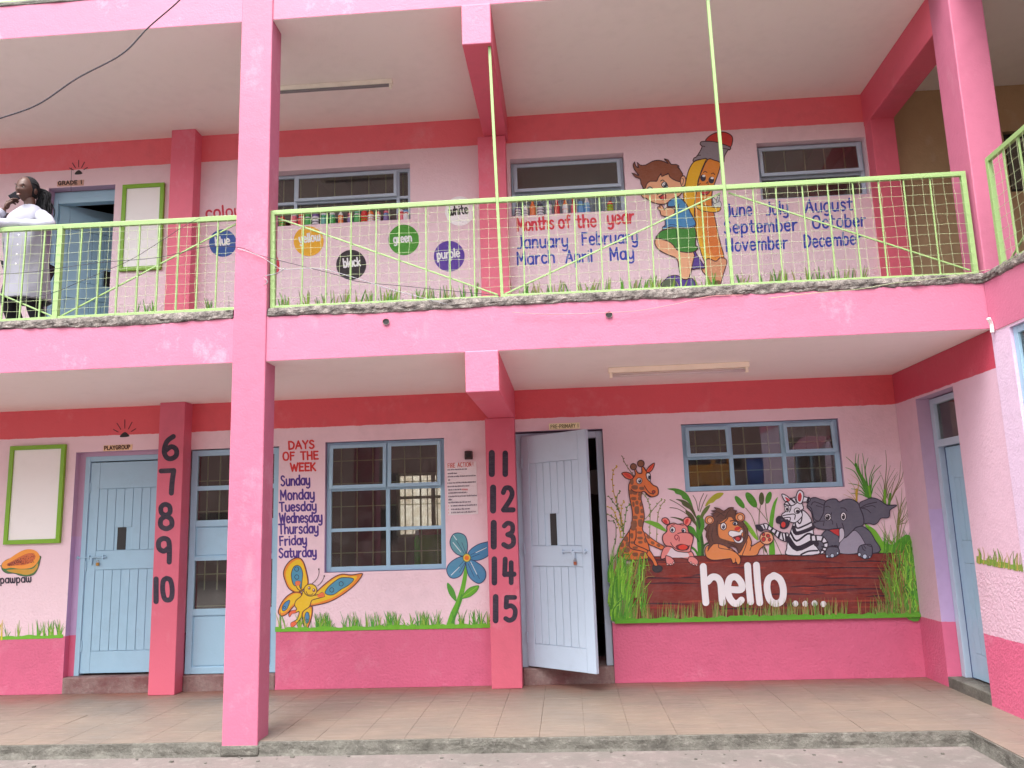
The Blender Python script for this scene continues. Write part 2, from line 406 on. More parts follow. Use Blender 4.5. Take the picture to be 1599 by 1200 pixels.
# cross beams from the front beam to the pier, a little shallower at the back
def crossbeam(x0, x1, y0, y1, zf, zb, zt, mat, step=False):
    g = MB()
    v = [(x0, y0, zf), (x1, y0, zf), (x1, y1, zb), (x0, y1, zb), (x0, y0, zt), (x1, y0, zt), (x1, y1, zt), (x0, y1, zt)]
    g.v = v; g.f = [(0, 3, 2, 1), (4, 5, 6, 7), (0, 1, 5, 4), (1, 2, 6, 5), (2, 3, 7, 6), (3, 0, 4, 7)]; g.m = [1, 1, 0, 1, 1, 1]
    return g.build('cross_beam', [M_fascia, mat], B, bevel=.008)
crossbeam(-.160, .090, -.006, D+.01, 2.398, 2.424, H1+.01, M_coral)
crossbeam(-.128, .106, -.006, D+.01, 5.190, 5.262, H3+.01, M_coral)
# right hand frame of the upper veranda
MB().box(XR, XW+.02, -.003, .30, 3.0, H3+.4).build('pillar', M_column, B, bevel=.008)['label'] = 'pink corner pillar of the upper veranda at the right'
crossbeam(XR, XW, .29, D+.01, 5.190, 5.187, H3+.01, M_coral)
MB().box(XR+.004, XW-.004, DP, D+.01, 3.0, 5.195).build('pier', M_coral, B, bevel=.006)['label'] = 'dark pink upper pier beside the right hand window'
# brown wall of the wing's upper corridor, dark window in it
wall_y('corridor_wall', M_brown, XR+.2, 8.9, 3.0, H3, D+.004, .2, [(4.93, 5.75, 4.43, 5.05, 0)], label='brown unpainted wall of the right wing corridor')
MB().box(7.2, 7.35, -3.2, D, 3.0, H3).build('corridor_wall', M_brown, B)
# right wing ground floor wall, facing left (-X)
def wall_x(name, mat, X, th, y0, y1, z0, z1, ops, mats, label=None):
    g = MB(); ys = sorted({y0, y1, *[v for o in ops for v in o[:2]]}); zs = sorted({z0, z1, *[v for o in ops for v in o[2:4]]})
    for ya, yb in zip(ys, ys[1:]):
        for za, zb in zip(zs, zs[1:]):
            if any(o[0] < (ya+yb)/2 < o[1] and o[2] < (za+zb)/2 < o[3] for o in ops): continue
            g.quad((X, yb, za), (X, ya, za), (X, ya, zb), (X, yb, zb)); g.quad((X+th, ya, za), (X+th, yb, za), (X+th, yb, zb), (X+th, ya, zb), 1)
    for o in ops:
        a, b, c, d = o[:4]
        g.quad((X, a, c), (X, a, d), (X+th, a, d), (X+th, a, c), 2); g.quad((X, b, d), (X, b, c), (X+th, b, c), (X+th, b, d), 2)
        g.quad((X, a, d), (X, b, d), (X+th, b, d), (X+th, a, d), 2); g.quad((X, a, c), (X+th, a, c), (X+th, b, c), (X, b, c), 2)
    w_ = g.build(name, mats, B)
    if label: w_['label'] = label
    return w_
OPR = (.69, 1.385, .02, 2.40)
wall_x('wing_wall', None, XR, .2, 0, D-.002, -.02, H1, [OPR], [M_wallR, M_room, M_reveal], 'pale pink side wall with a recessed door')
M_wallR2 = paint('wall_paint_right_wing_outside', DADO, zones=[(.52, (216, 190, 214))], rc=.98, bs=.5)
wall_x('wing_wall', None, XR-.012, .2, -3.28, 0, -.02, H1-.03, [(-1.55, -.235, 1.25, 2.655)], [M_wallR2, M_room, M_wallR2], 'lilac pink wall of the right wing with a blue window')
MB().box(XR+.01, 9, -3.28, -3.22, -.02, H1-.03).build('wing_end_wall', M_wallR2, B)
# rough broken concrete lip above each beam
lp = [(.002, -.045, .9), (.009, -.038, 1.1), (.011, -.024, 1.3), (.010, -.010, 1.4), (.013, .004, 1.4), (.010, .020, 1.2), (.004, .036, 1), (-.008, .048, .8), (-.03, .056, .5), (-.10, .058, .3), (-.25, .05, .1)]
for x0, x1, s in ((XL, -1.93, 1), (-1.66, XR-.01, 2)):
    rough_strip(((x0, 0, H2+.018), (x1, 0, H2+.018)), lp, .0095, s, 'broken_slab_edge', M_rubble, B, .010, 16)
rough_strip(((XR-.018, -.01, H2+.01), (XR-.018, -3.3, H2+.01)), lp, .0095, 8, 'broken_slab_edge', M_rubble, B, .012, 16, Vector((-1, 0, 0)))
rough_strip(((XL, 0, H4+.004), (XR, 0, H4+.004)), [(a*.6, b*.5, c*.5) for a, b, c in lp], .012, 12, 'slab_edge', M_kerb, B, .05, 7)
MB().box(XL, 9, .1, D+.02, H2, 3.095).build('upper_floor', M_kerb, B)
# drain holes in the beam
for px, py in ((603, 503), (951, 492)):
    p = aty(px, py, -.0045); g = MB()
    n = 14
    pts = [(p.x+.021*math.cos(i*2*math.pi/n), -.0045, p.z+.019*math.sin(i*2*math.pi/n)) for i in range(n)]
    g.v = pts + [(a, -.012, c) for a, b_, c in [(p.x+(x-p.x)*1.25, 0, p.z+(z-p.z)*1.25) for x, _, z in pts]]
    for i in range(n): g.f.append((n+i, n+(i+1) % n, (i+1) % n, i)); g.m.append(1)
    g.f.append(tuple(range(n))[::-1]); g.m.append(0)
    g.build('drain_hole', [M_dark, M_rubble], B)
# step blocks in the doorways
for x0, x1, y1 in ((OP1[0]+.002, PX0, 5.0), (PX1, OP2[1]-.002, 5.0), (QX1+.005, OP3[1]-.002, 5.0)):
    MB().box(x0, x1, D-.012, D+.6, -.01, .145).build('door_step', M_step, B, bevel=.012)
MB().box(XR-.004, XR+.6, OPR[0]+.002, OPR[1]-.002, -.01, .085).build('door_step', M_kerb, B, bevel=.008)

# ---- rooms behind the wall
def room(x0, x1, y0, y1, z0, z1, hole=None, left=True):
    g = MB()
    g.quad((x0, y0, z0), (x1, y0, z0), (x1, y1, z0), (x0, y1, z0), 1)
    g.quad((x0, y0, z1), (x0, y1, z1), (x1, y1, z1), (x1, y0, z1), 0)
    if left: g.quad((x0, y0, z0), (x0, y1, z0), (x0, y1, z1), (x0, y0, z1))
    g.quad((x1, y1, z0), (x1, y0, z0), (x1, y0, z1), (x1, y1, z1))
    if hole:
        a, b, c, d = hole
        for (xa, xb, za, zb) in ((x0, a, z0, z1), (b, x1, z0, z1), (a, b, z0, c), (a, b, d, z1)):
            g.quad((xa, y1, za), (xb, y1, za), (xb, y1, zb), (xa, y1, zb))
    else: g.quad((x0, y1, z0), (x1, y1, z0), (x1, y1, z1), (x0, y1, z1))
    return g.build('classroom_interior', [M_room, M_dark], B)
YB = 5.4
ha, hb_ = aty(622, 742, YB), aty(700, 835, YB)
HOLE = (ha.x, hb_.x+.35, hb_.z, ha.z)
room(-4.9, -.06, D+.19, YB, .10, H1-.002, HOLE)
room(.0, XR+.2, D+.19, YB, .10, H1-.002)
room(XR+.19, 8, .0, D-.01, .05, H1-.002, left=False)
room(XR+.19, 8, -3.2, -.02, .05, H1-.04, left=False)
room(-5.3, -3.2, D+.19, YB, 3.0, H3-.002); room(-3.1, -.1, D+.19, YB, 3.0, H3-.002); room(.0, 3.9, D+.19, YB, 3.0, H3-.002); room(4.1, 8, D+.19, YB, 3.0, H3-.002)
cbm = MB().box(0, .29, 0, YB-D-.22, -.012, 0); cb0 = None
for i in range(30):
    x = -5.2+i*.3
    if x > 3.6: break
    if cb0 is None: cb0 = cbm.build('ceiling_board', M_roomc, B); cb0.location = Vector((x, D+.21, H3-.02))-Vector(B.location)
    else: inst(cb0, 'ceiling_board', (x, D+.21, H3-.02-random.uniform(0, .006)), B)
# bright stained yard wall behind the back window, and that window's frame and bars
tag(MB().box(-6, 1.5, YB+3.6, YB+3.8, -.1, 2.9).build('yard_wall', concrete('stained_whitewash', (226, 220, 206), (176, 160, 136), 4, .3, False)),
    'whitewashed stained wall seen through the classroom\'s back window', 'wall')
bw = MB(); a, b_, c, d = HOLE
for x in (a, (a+b_)/2-.03, b_): bw.box(x-.025, x+.025, YB-.03, YB+.02, c, d)
for z in (c, (c+d)/2+.1, d): bw.box(a, b_, YB-.028, YB+.018, z-.02, z+.02)
bwo = bw.build('back_window', M_bar, B)
for i in range(1, 10):
    x = a+(b_-a)*i/10; MB().box(x-.006, x+.006, YB-.05, YB-.036, c, d).build('security_bar', M_bar, bwo)

# ---- windows
def window(op, cols, rows, Y, fw_=.045, casements=(), mull=None, bars=(0, 0), label=None, mat=None, zsplit=None, tilt=None, barY=.14):
    mat = mat or M_blue
    x0, x1, z0, z1 = op[:4]; x0 += .004; x1 -= .004; z0 += .004; z1 -= .004
    xs = mull or [x0+(x1-x0)*i/cols for i in range(cols+1)]; xs = [x0]+list(xs[1:-1])+[x1]
    zs = zsplit or [z0+(z1-z0)*i/rows for i in range(rows+1)]; zs = [z0]+list(zs[1:-1])+[z1]
    g = MB(); t = fw_
    g.box(x0, x0+t, Y, Y+.04, z0, z1); g.box(x1-t, x1, Y, Y+.04, z0, z1)
    g.box(x0+t, x1-t, Y+.001, Y+.039, z0, z0+t); g.box(x0+t, x1-t, Y+.001, Y+.039, z1-t*.8, z1)
    for x in xs[1:-1]: g.box(x-t*.42, x+t*.42, Y+.002, Y+.038, z0+t, z1-t*.8)
    for z in zs[1:-1]:
        ed = [x0+t]+[v for x in xs[1:-1] for v in (x-t*.42, x+t*.42)]+[x1-t]
        for a, b in zip(ed[::2], ed[1::2]): g.box(a, b, Y+.003, Y+.037, z-t*.36, z+t*.36)
    W = g.build('window', mat, B, bevel=.003)
    if label: W['label'] = label
    for i in range(len(xs)-1):
        for j in range(len(zs)-1):
            a = xs[i]+(t if i == 0 else t*.42); b = xs[i+1]-(t if i == len(xs)-2 else t*.42)
            c = zs[j]+(t if j == 0 else t*.36); d = zs[j+1]-(t*.8 if j == len(zs)-2 else t*.36)
            if (i, j) in casements:
                # top hung casement, ajar: hinged at the head, swung outwards
                ang = casements[(i, j)]; e = .012; s = .034
                k = MB(); hh = d-c+2*e; ww0, ww1 = a-e, b+e
                k.box(ww0, ww0+s, -.022, 0, -hh, 0); k.box(ww1-s, ww1, -.022, 0, -hh, 0); k.box(ww0+s, ww1-s, -.0215, -.0005, -s, 0); k.box(ww0+s, ww1-s, -.0215, -.0005, -hh, -hh+s)
                co = k.build('casement', mat, W, bevel=.003); co.location = Vector((0, Y-.001, d+e)) - worldloc(W); co.rotation_euler.x = -ang
                p = MB().box(ww0+s-.002, ww1-s+.002, -.013, -.010, -hh+s-.002, -s+.002).build('pane', M_glass, W)
                p.location = Vector((0, Y-.001, d+e)) - worldloc(W); p.rotation_euler.x = -ang
            else:
                ti = (tilt or {}).get((i, j), random.uniform(-.004, .004))
                p = MB().box(a-.002, b+.002, -.0015, .0015, -(d-c)/2, (d-c)/2).build('pane', M_glass, W)
                p.location = Vector((0, Y+.02, (c+d)/2)) - worldloc(W); p.rotation_euler.x = ti
    nb, nh = bars
    for i in range(1, nb+1):
        x = x0+(x1-x0)*(i-.35)/(nb+.3); MB().box(x-.005, x+.005, Y+barY, Y+barY+.01, z0-.02, z1+.02).build('security_bar', M_bar, W)
    for i in range(1, nh+1):
        z = z0+(z1-z0)*(i-.25)/(nh+.5)
        MB().box(x0-.02, x1+.02, Y+barY+.011, Y+barY+.02, z-.004, z+.004).build('security_bar', M_bar, W)
    return W
window(W1, 2, 3, D+.045, casements={(0, 2): .05, (1, 2): .06}, bars=(7, 5), mull=[0, aty(604, 790, D).x, 0], zsplit=[0, aty(604, 826, D).z, aty(604, 762, D).z, 0], label='large six pane window beside the days of the week')
WJ = window(W2, 3, 2, D+.035, casements={(0, 1): .07, (2, 1): .10}, bars=(6, 2), mull=[0, aty(1143, 715, D).x, aty(1226, 712, D).x, 0], zsplit=[0, aty(1143, 713, D).z, 0], label='six pane window above the painted animals',
            tilt={(0, 0): .052, (1, 0): .052, (2, 0): .052})
window(U1, 3, 2, D+.105, fw_=.04, tilt={(0, 0): -.065, (1, 0): -.065, (2, 0): -.065}, casements={(1, 1): .03}, bars=(8, 0), mull=[0, aty(456, 310, D).x, aty(618, 300, D).x, 0], zsplit=[0, aty(600, 303, D).z, 0], mat=M_bluegrey, label='upper window with jars on its sill above the yellow disc')
window(U2, 1, 2, D+.105, fw_=.04, tilt={(0, 0): -.065}, casements={(0, 1): .08}, bars=(0, 0), zsplit=[0, aty(880, 293, D).z, 0], mat=M_bluegrey, label='upper window above the month names, blue curtain in its lower pane')
window(U3, 1, 2, D+.09, fw_=.04, tilt={(0, 0): -.065}, casements={(0, 1): .08}, bars=(5, 0), zsplit=[0, aty(1270, 269, D).z, 0], mat=M_bluegrey, label='upper window at the right above the word August')
window(U0, 2, 2, D+.05, bars=(5, 0)); window(W0, 2, 3, D+.05, bars=(5, 3))
window((4.93, 5.75, 4.43, 5.05), 2, 1, D+.06, bars=(4, 2), mat=M_dark, label='dark window in the brown corridor wall')
# window of the right wing (faces -X)
g = MB(); X = XR+.01; a, b_, c, d = -1.55, -.235, 1.25, 2.655
for y in (a, (a+b_)/2, b_-.05): g.box(X, X+.04, y, y+.05, c, d)
for z in (c, 2.205, d-.05): g.box(X+.002, X+.038, a, b_, z, z+.05)
rw = g.build('window', M_blue, B, bevel=.003); rw['label'] = 'blue window at the right edge in the side wing'
for z0, z1 in ((1.30, 2.205), (2.255, 2.605)):
    for y0, y1 in ((-1.50, -.9), (-.84, -.285)): MB().box(X+.018, X+.022, y0, y1, z0, z1).build('pane', M_glass, rw)

# ---- doors
def leaf(w, h, mat, nb=7, rails=(.09, .115, .12), mid=1.0, hole=None, t=.035):
    """plank door leaf in local coords: x 0..w, z 0..h, front at y=0. returns (backing, list of board specs)"""
    st = .095; b = MB(); parts = []
    b.box(0, w, .014, t, 0, h)          # backing
    specs = [('door_stile', (0, st, 0, h)), ('door_stile', (w-st, w, 0, h))]
    specs += [('door_rail', (st+.001, w-st-.001, h-.26, h-.001)), ('door_rail', (st+.001, w-st-.001, mid-.09, mid+.09)), ('door_rail', (st+.001, w-st-.001, .001, .2))]
    bw_ = (w-2*st)/nb
    for z0, z1 in ((.203, mid-.093), (mid+.093, h-.263)):
        for i in range(nb):
            specs.append(('door_board', (st+i*bw_+.002, st+(i+1)*bw_-.002, z0, z1)))
    return b, specs, t
def place_leaf(w, h, mat, loc, rz, label, nb=7, mid=1.0, hole=None, boltx=None, boltz=None):
    b, specs, t = leaf(w, h, mat, nb=nb, mid=mid)
    bk = b.build('door', mat, B); bk.location = Vector(loc)-Vector(B.location); bk.rotation_euler.z = rz; bk['label'] = label
    def sub(name, mb, m, bev=.0025):
        o = mb.build(name, m); o.parent = bk; o.location = (0, 0, 0)
        if bev:
            q = o.modifiers.new('bevel', 'BEVEL'); q.width = bev; q.segments = 1; q.limit_method = 'ANGLE'
        return o
    for nme, (x0, x1, z0, z1) in specs:
        e = 0 if nme != 'door_board' else .004+random.uniform(0, .002)
        if hole and nme == 'door_board' and z0 > .9:
            hx0, hx1, hz0, hz1 = hole
            if x0 < hx1 and x1 > hx0:
                sub(nme, MB().box(x0, x1, e, .0138, z0, hz0), mat) if hz0 > z0+.01 else None
                sub(nme, MB().box(x0, x1, e, .0138, hz1, z1), mat)
                continue
        sub(nme, MB().box(x0, x1, e, .0138, z0, z1), mat)
    if hole: sub('peep_hole', MB().box(hole[0], hole[1], .008, .0139, hole[2], hole[3]), M_dark, 0)
    if boltz:
        g = MB(); g.tube([(boltx-.15, -.014, boltz), (boltx+.15, -.014, boltz)], .007, 8)
        for q in (-.13, -.02, .12): g.box(boltx+q-.006, boltx+q+.006, -.024, 0, boltz-.018, boltz+.018)
        g.box(boltx-.012, boltx+.012, -.020, -.004, boltz-.07, boltz)
        sub('bolt', g, mat, 0)
    for z in (.25, h*.5, h-.25):
        sub('hinge', MB().box(-.006, .012, -.008, .012, z-.05, z+.05), mat, .001)
    return bk
def frame_y(x0, x1, z0, z1, Y, mat, t=.05, name='door_frame', label=None):
    g = MB(); g.box(x0, x0+t, Y, Y+.09, z0, z1); g.box(x1-t, x1, Y, Y+.09, z0, z1); g.box(x0+t, x1-t, Y+.001, Y+.089, z1-t, z1)
    o = g.build(name, mat, B, bevel=.004)
    if label: o['label'] = label
    return o
# playgroup door (shut)
frame_y(OP1[0]+.055+.005, PX0+.005, .145, 2.225, D+.07, M_blue)
MB().box(OP1[0], OP1[0]+.06, D+.071, D+.19, .145, 2.265).build('door_frame', M_reveal, B)
MB().box(OP1[0], PX0, D+.072, D+.19, 2.225, 2.266).build('door_frame', M_reveal, B)
dl = place_leaf(.80, 2.0, M_blue, (OP1[0]+.11, D+.085, .165), 0, 'shut light blue plank door under the PLAYGROUP plate', nb=7, mid=1.05, hole=(.30, .385, 1.145, 1.36), boltx=.06, boltz=1.08)
# pre-primary door (open outwards, hinged at the left)
frame_y(OP3[0]+.006, OP3[1]-.004, .145, 2.285, D+.05, M_bluegrey, t=.062)
hingeY = D+.03
p_hi = aty(932, 1056, 0)
# angle from where the free edge falls: solve on the floor of the leaf
best = None
for k in range(0, 90):
    an = R(k); q = Vector((.13+.78*math.cos(an), hingeY-.78*math.sin(an), .17)); d_ = q-CAM
    px = W_PX/2+F_PX*d_.dot(rt)/d_.dot(fw)
    if best is None or abs(px-932) < best[0]: best = (abs(px-932), an)
AN = best[1]
OD = place_leaf(.78, 2.09, M_bluegrey, (.13, hingeY, .16), -AN, 'light blue plank door standing ajar under the PRE-PRIMARY 1 plate', nb=7, mid=.98, hole=(.325, .395, 1.075, 1.36), boltx=.60, boltz=1.02)
# glazed door between the pier and the column
x0, x1 = PX1+.003, OP2[1]-.004; g = MB(); Y = D+.02
zt = [aty(305, y, D).z for y in (705, 760, 816, 822, 871, 950, 965)]
g.box(x0, x0+.06, Y, Y+.05, .15, 2.24); g.box(x1-.05, x1, Y, Y+.05, .15, 2.24)
zz = [2.24, 2.18, None]
mem = [(2.185, 2.24), (aty(310, 763, D).z-.022, aty(310, 763, D).z+.022), (aty(310, 818, D).z-.03, aty(310, 818, D).z+.03), (aty(310, 873, D).z-.02, aty(310, 873, D).z+.02), (aty(310, 957, D).z-.03, aty(310, 957, D).z+.03), (.15, .21)]
mx = (x0+x1)/2+.05
for a, b_ in mem: g.box(x0+.06, x1-.05, Y+.001, Y+.049, a, b_)
g.box(mx-.03, mx+.03, Y+.003, Y+.047, .21, 2.185)
gd = g.build('glazed_door', M_blue, B, bevel=.003); gd['label'] = 'light blue metal door with glass panes half hidden by the column'
segs = [(mem[i+1][1], mem[i][0]) for i in range(5)]
for i, (a, b_) in enumerate(segs):
    for xa, xb in ((x0+.06, mx-.03), (mx+.03, x1-.05)):
        if i in (0, 1, 3): MB().box(xa-.001, xb+.001, Y+.02, Y+.023, a-.001, b_+.001).build('pane', M_glass, gd)
        else: MB().box(xa+.012, xb-.012, Y+.012, Y+.03, a+.012, b_-.012).build('metal_panel', M_blue, gd, bevel=.004); MB().box(xa, xb, Y+.02, Y+.028, a, b_).build('metal_panel', M_blue, gd)
for i in range(7):
    x = x0+.10+i*.125; MB().box(x-.005, x+.005, D+.16, D+.17, .9, 2.2).build('security_bar', M_bar, gd)
for i in range(5):
    z = .75+i*.3; MB().box(x0, x1, D+.171, D+.18, z-.004, z+.004).build('security_bar', M_bar, gd)
# upper grade 1 door: leaf swung inwards
frame_y(OP4[0]+.004, OP4[1]-.004, 3.0, 4.96, D+.09, M_blue, t=.05)
MB().box(OP4[0]+.004, OP4[1]-.004, D+.1, D+.19, 4.96, 5.04).build('door_head', M_blue, B)
place_leaf(.90, 1.90, M_blue, (OP4[0]+.06, D+.12, 3.03), .78, 'light blue plank door pushed inwards under the GRADE 1 plate', nb=6, mid=.98, hole=(.46, .53, 1.02, 1.24))
# right wing door
g = MB(); X = XR+.11; ya, yb = OPR[0]+.004, OPR[1]-.004
g.box(X, X+.08, ya, ya+.05, .085, 2.39); g.box(X, X+.08, yb-.07, yb, .085, 2.39); g.box(X+.001, X+.079, ya+.05, yb-.07, 2.34, 2.39); g.box(X-.01, X+.078, ya+.05, yb-.07, 1.97, 2.03)
rd = g.build('door_frame', M_bluegrey, B, bevel=.004); rd['label'] = 'grey blue frame with a glass fanlight in the right side wall'
MB().box(X+.03, X+.034, ya+.05, yb-.07, 2.03, 2.34).build('pane', M_glass, rd)
b, specs, t = leaf(.555, 1.86, M_blue, nb=4)
bk = b.build('door', M_blue, B); bk.location = Vector((X+.03, ya+.555, .10))-Vector(B.location); bk.rotation_euler.z = R(-90); bk['label'] = 'grey blue plank door ajar in the right side wall'
for nme, (xa, xb, za, zb) in specs:
    o = MB().box(xa, xb, 0, .0138, za, zb).build(nme, M_blue); o.parent = bk
MB().box(X+.05, X+.07, yb-.13, yb-.07, .085, 1.97).build('door_edge', M_deepblue, B)
# ================================================================ PAINTED ART AND LETTERING
PM = {}
def pm(c):
    if c not in PM:
        m, b, p, pos = base('mural_paint')
        k = b.ramp(b.noise(pos, 30, 6, .65), .3, .75); k2 = b.ramp(b.noise(pos, 5, 4), .3, .7)
        col = b.mix(b.math('MULTIPLY', b.math('ADD', b.math('MULTIPLY', b.ramp(b.noise(pos, 60, 5, .7, (.3, 1, 1.6)), .45, .8), 1.2), b.math('ADD', k, k2)), .03), lin(c), (.80, .70, .72, 1))
        b.link(col, p.inputs['Base Color']); p.inputs['Roughness'].default_value = .62; p.inputs['Specular IOR Level'].default_value = .3
        r2 = b.noise(pos, 45, 2, .5); bump(b, p, b.math('ADD', r2, b.noise(pos, 9, 5)), .3, .012)
        PM[c] = m
    return PM[c]
def cr(pts, closed=False, n=5):
    """Catmull-Rom"""
    P = [Vector((p[0], p[1])) for p in pts]; L = len(P); out = []
    if L < 3: return P
    rng = range(L) if closed else range(L-1)
    for i in rng:
        if closed: a, b, c, d = P[i-1], P[i], P[(i+1) % L], P[(i+2) % L]
        else: a, b, c, d = P[max(i-1, 0)], P[i], P[i+1], P[min(i+2, L-1)]
        for k in range(n):
            t = k/n; out.append(.5*((2*b)+(c-a)*t+(2*a-5*b+4*c-d)*t*t+(3*b-a-3*c+d)*t**3))
    if not closed: out.append(P[-1])
    return out
class Art:
    """flat paint on a wall plane; drawn in photo pixels, then laid on the plane axis=value"""
    def __init__(s, Y, lay0=.0012, axis=1, inv=None): s.Y = Y; s.g = {}; s.lay = 0; s.l0 = lay0; s.axis = axis; s.T = (0, 0, 1)
    def T_(s, ox, oy, k): s.T = (ox, oy, k); return s
    def px(s, p): return (s.T[0]+p[0]*s.T[2], s.T[1]+p[1]*s.T[2])
    def P(s, p, off):
        q = at(p[0], p[1], s.axis, s.Y); q[s.axis] -= off; return tuple(q)
    def col(s, c): return s.g.setdefault(c, MB())
    def nxt(s): s.lay += 1; return s.l0 + s.lay*.00002
    def _fill(s, pts, c):
        off = s.nxt(); g = s.col(c); vs = [Vector((p[0], p[1], 0)) for p in pts]
        tris = tessellate_polygon([vs]); k = len(g.v); g.v += [s.P(p, off) for p in pts]
        for t in tris:
            a, b, d = (pts[i] for i in t)
            if (b[0]-a[0])*(d[1]-a[1])-(b[1]-a[1])*(d[0]-a[0]) > 0: t = (t[0], t[2], t[1])
            g.f.append(tuple(k+i for i in t)); g.m.append(0)
    def _stroke(s, pts, wd, c, taper=None):
        off = s.nxt(); g = s.col(c); pts = [Vector((p[0], p[1])) for p in pts]; q = [pts[0]]
        for p in pts[1:]:
            if (p-q[-1]).length > .15: q.append(p)
        pts = q; n = len(pts)
        if n == 1: s._fill([(pts[0].x+wd/2*math.cos(a*math.pi/6), pts[0].y+wd/2*math.sin(a*math.pi/6)) for a in range(12)], c); return
        L = []; Rr = []
        for i, p in enumerate(pts):
            d = (pts[min(i+1, n-1)]-pts[max(i-1, 0)]); d = d.normalized() if d.length > 1e-6 else Vector((1, 0)); nn = Vector((-d.y, d.x))
            m = 1.0
            if 0 < i < n-1:
                d1 = (p-pts[i-1]).normalized(); cs = max(.5, abs(d1.dot(d))); m = 1/cs
            h = wd/2*m*(taper(i/(n-1)) if taper else 1); L.append(p+nn*h); Rr.append(p-nn*h)
        k = len(g.v)
        for i in range(n):
            o = off + .000015*i/(n-1); g.v.append(s.P(L[i], o)); g.v.append(s.P(Rr[i], o))
        for i in range(n-1):
            g.f.append((k+2*i, k+2*i+1, k+2*i+3, k+2*i+2)); g.m.append(0)
        for e, (p, q2, sg) in enumerate(((pts[0], pts[1], 1), (pts[-1], pts[-2], 1))):
            h = wd/2*(taper(e) if taper else 1)
            if h < .3: continue
            d = (p-q2).normalized(); nn = Vector((-d.y, d.x)); k2 = len(g.v); o = off+(.000015 if e else 0)
            arc = [p+nn*h*math.cos(a*math.pi/6)+d*h*math.sin(a*math.pi/6) for a in range(7)]
            g.v += [s.P(a, o) for a in arc]; g.f.append(tuple(range(k2, k2+7))); g.m.append(0)
    def fill(s, pts, c, sm=True, out=None, ow=1.5, n=4, hard=False):
        pts = [s.px(p) for p in pts]; q = cr(pts, True, n) if sm else [Vector(p) for p in pts]
        s._fill(q, c)
        if out: s._stroke(list(q)+[q[0], q[1]] if sm else list(q)+[q[0]], ow, out)
        return s
    def line(s, pts, c, wd=1.4, sm=True, taper=None, n=4):
        pts = [s.px(p) for p in pts]; s._stroke(cr(pts, False, n) if sm else pts, wd, c, taper); return s
    def ell(s, cx, cy, rx, ry, c, out=None, ow=1.2, rot=0, n=20):
        pts = []
        for i in range(n):
            a = 2*math.pi*i/n; x, y = rx*math.cos(a), ry*math.sin(a); pts.append((cx+x*math.cos(rot)-y*math.sin(rot), cy+x*math.sin(rot)+y*math.cos(rot)))
        return s.fill(pts, c, False, out, ow)
    def build(s, name, parent, label=None):
        g = MB(); mats = []
        for i, (c, b) in enumerate(s.g.items()):
            k = len(g.v); g.v += b.v; g.f += [tuple(k+j for j in f) for f in b.f]; g.m += [i]*len(b.f); mats.append(pm(c))
        o = g.build(name, mats, parent)
        if label: o['label'] = label
        return o
leafshape = lambda t: .25+1.6*math.sin(min(1, t*1.1+.05)*math.pi*.93)
blade = lambda t: 1.0-.85*t

# ---- brush alphabet (x, y up, cap height 1)
GL = {}
def gl(ch, w_, *st): GL[ch] = (w_, st)
A_ = [(.42, .50), (.30, .66), (.12, .60), (.03, .33), (.11, .05), (.28, .02), (.41, .18)]
gl('a', .45, A_, [(.43, .66), (.43, 0)]); gl('b', .43, [(.04, 1), (.04, 0)], [(.05, .48), (.18, .66), (.34, .60), (.41, .33), (.34, .05), (.18, 0), (.05, .12)])
gl('c', .38, [(.37, .56), (.25, .67), (.10, .6), (.03, .33), (.10, .07), (.25, 0), (.37, .1)]); gl('d', .45, A_, [(.43, 1), (.43, 0)])
gl('e', .41, [(.05, .35), (.38, .37), (.36, .56), (.23, .67), (.09, .6), (.03, .33), (.10, .07), (.25, 0), (.38, .1)])
gl('f', .34, [(.36, .93), (.24, 1), (.15, .85), (.15, .4), (.15, 0)], [(0, .63), (.32, .63)]); gl('g', .45, A_, [(.43, .66), (.43, .1), (.40, -.22), (.22, -.33), (.07, -.27)])
gl('h', .43, [(.04, 1), (.04, 0)], [(.05, .42), (.16, .63), (.32, .62), (.40, .45), (.40, .2), (.40, 0)]); gl('i', .10, [(.05, .64), (.05, 0)], [(.05, .9)])
gl('k', .40, [(.04, 1), (.04, 0)], [(.36, .62), (.07, .30)], [(.10, .34), (.38, 0)]); gl('l', .10, [(.05, 1), (.05, 0)])
gl('m', .66, [(.04, .66), (.04, 0)], [(.05, .42), (.15, .64), (.28, .62), (.34, .45), (.34, .2), (.34, 0)], [(.35, .42), (.45, .64), (.57, .62), (.63, .45), (.63, .2), (.63, 0)])
gl('n', .43, [(.04, .66), (.04, 0)], [(.05, .42), (.16, .63), (.32, .62), (.40, .45), (.40, .2), (.40, 0)])
gl('o', .43, [(.22, .67), (.09, .60), (.03, .33), (.09, .06), (.22, 0), (.35, .06), (.41, .33), (.35, .60), (.22, .67), (.18, .66)])
gl('p', .43, [(.04, .66), (.04, -.35)], [(.05, .48), (.18, .66), (.34, .60), (.41, .33), (.34, .05), (.18, 0), (.05, .12)])
gl('r', .32, [(.04, .66), (.04, 0)], [(.05, .38), (.14, .58), (.30, .64)]); gl('s', .37, [(.34, .58), (.22, .67), (.09, .62), (.07, .48), (.17, .37), (.31, .28), (.34, .13), (.24, .01), (.12, .0), (.03, .08)])
gl('t', .33, [(.15, .95), (.15, .5), (.16, .12), (.24, .0), (.33, .03)], [(0, .66), (.31, .66)]); gl('u', .44, [(.04, .66), (.04, .25), (.11, .03), (.25, .0), (.39, .2)], [(.41, .66), (.41, 0)])
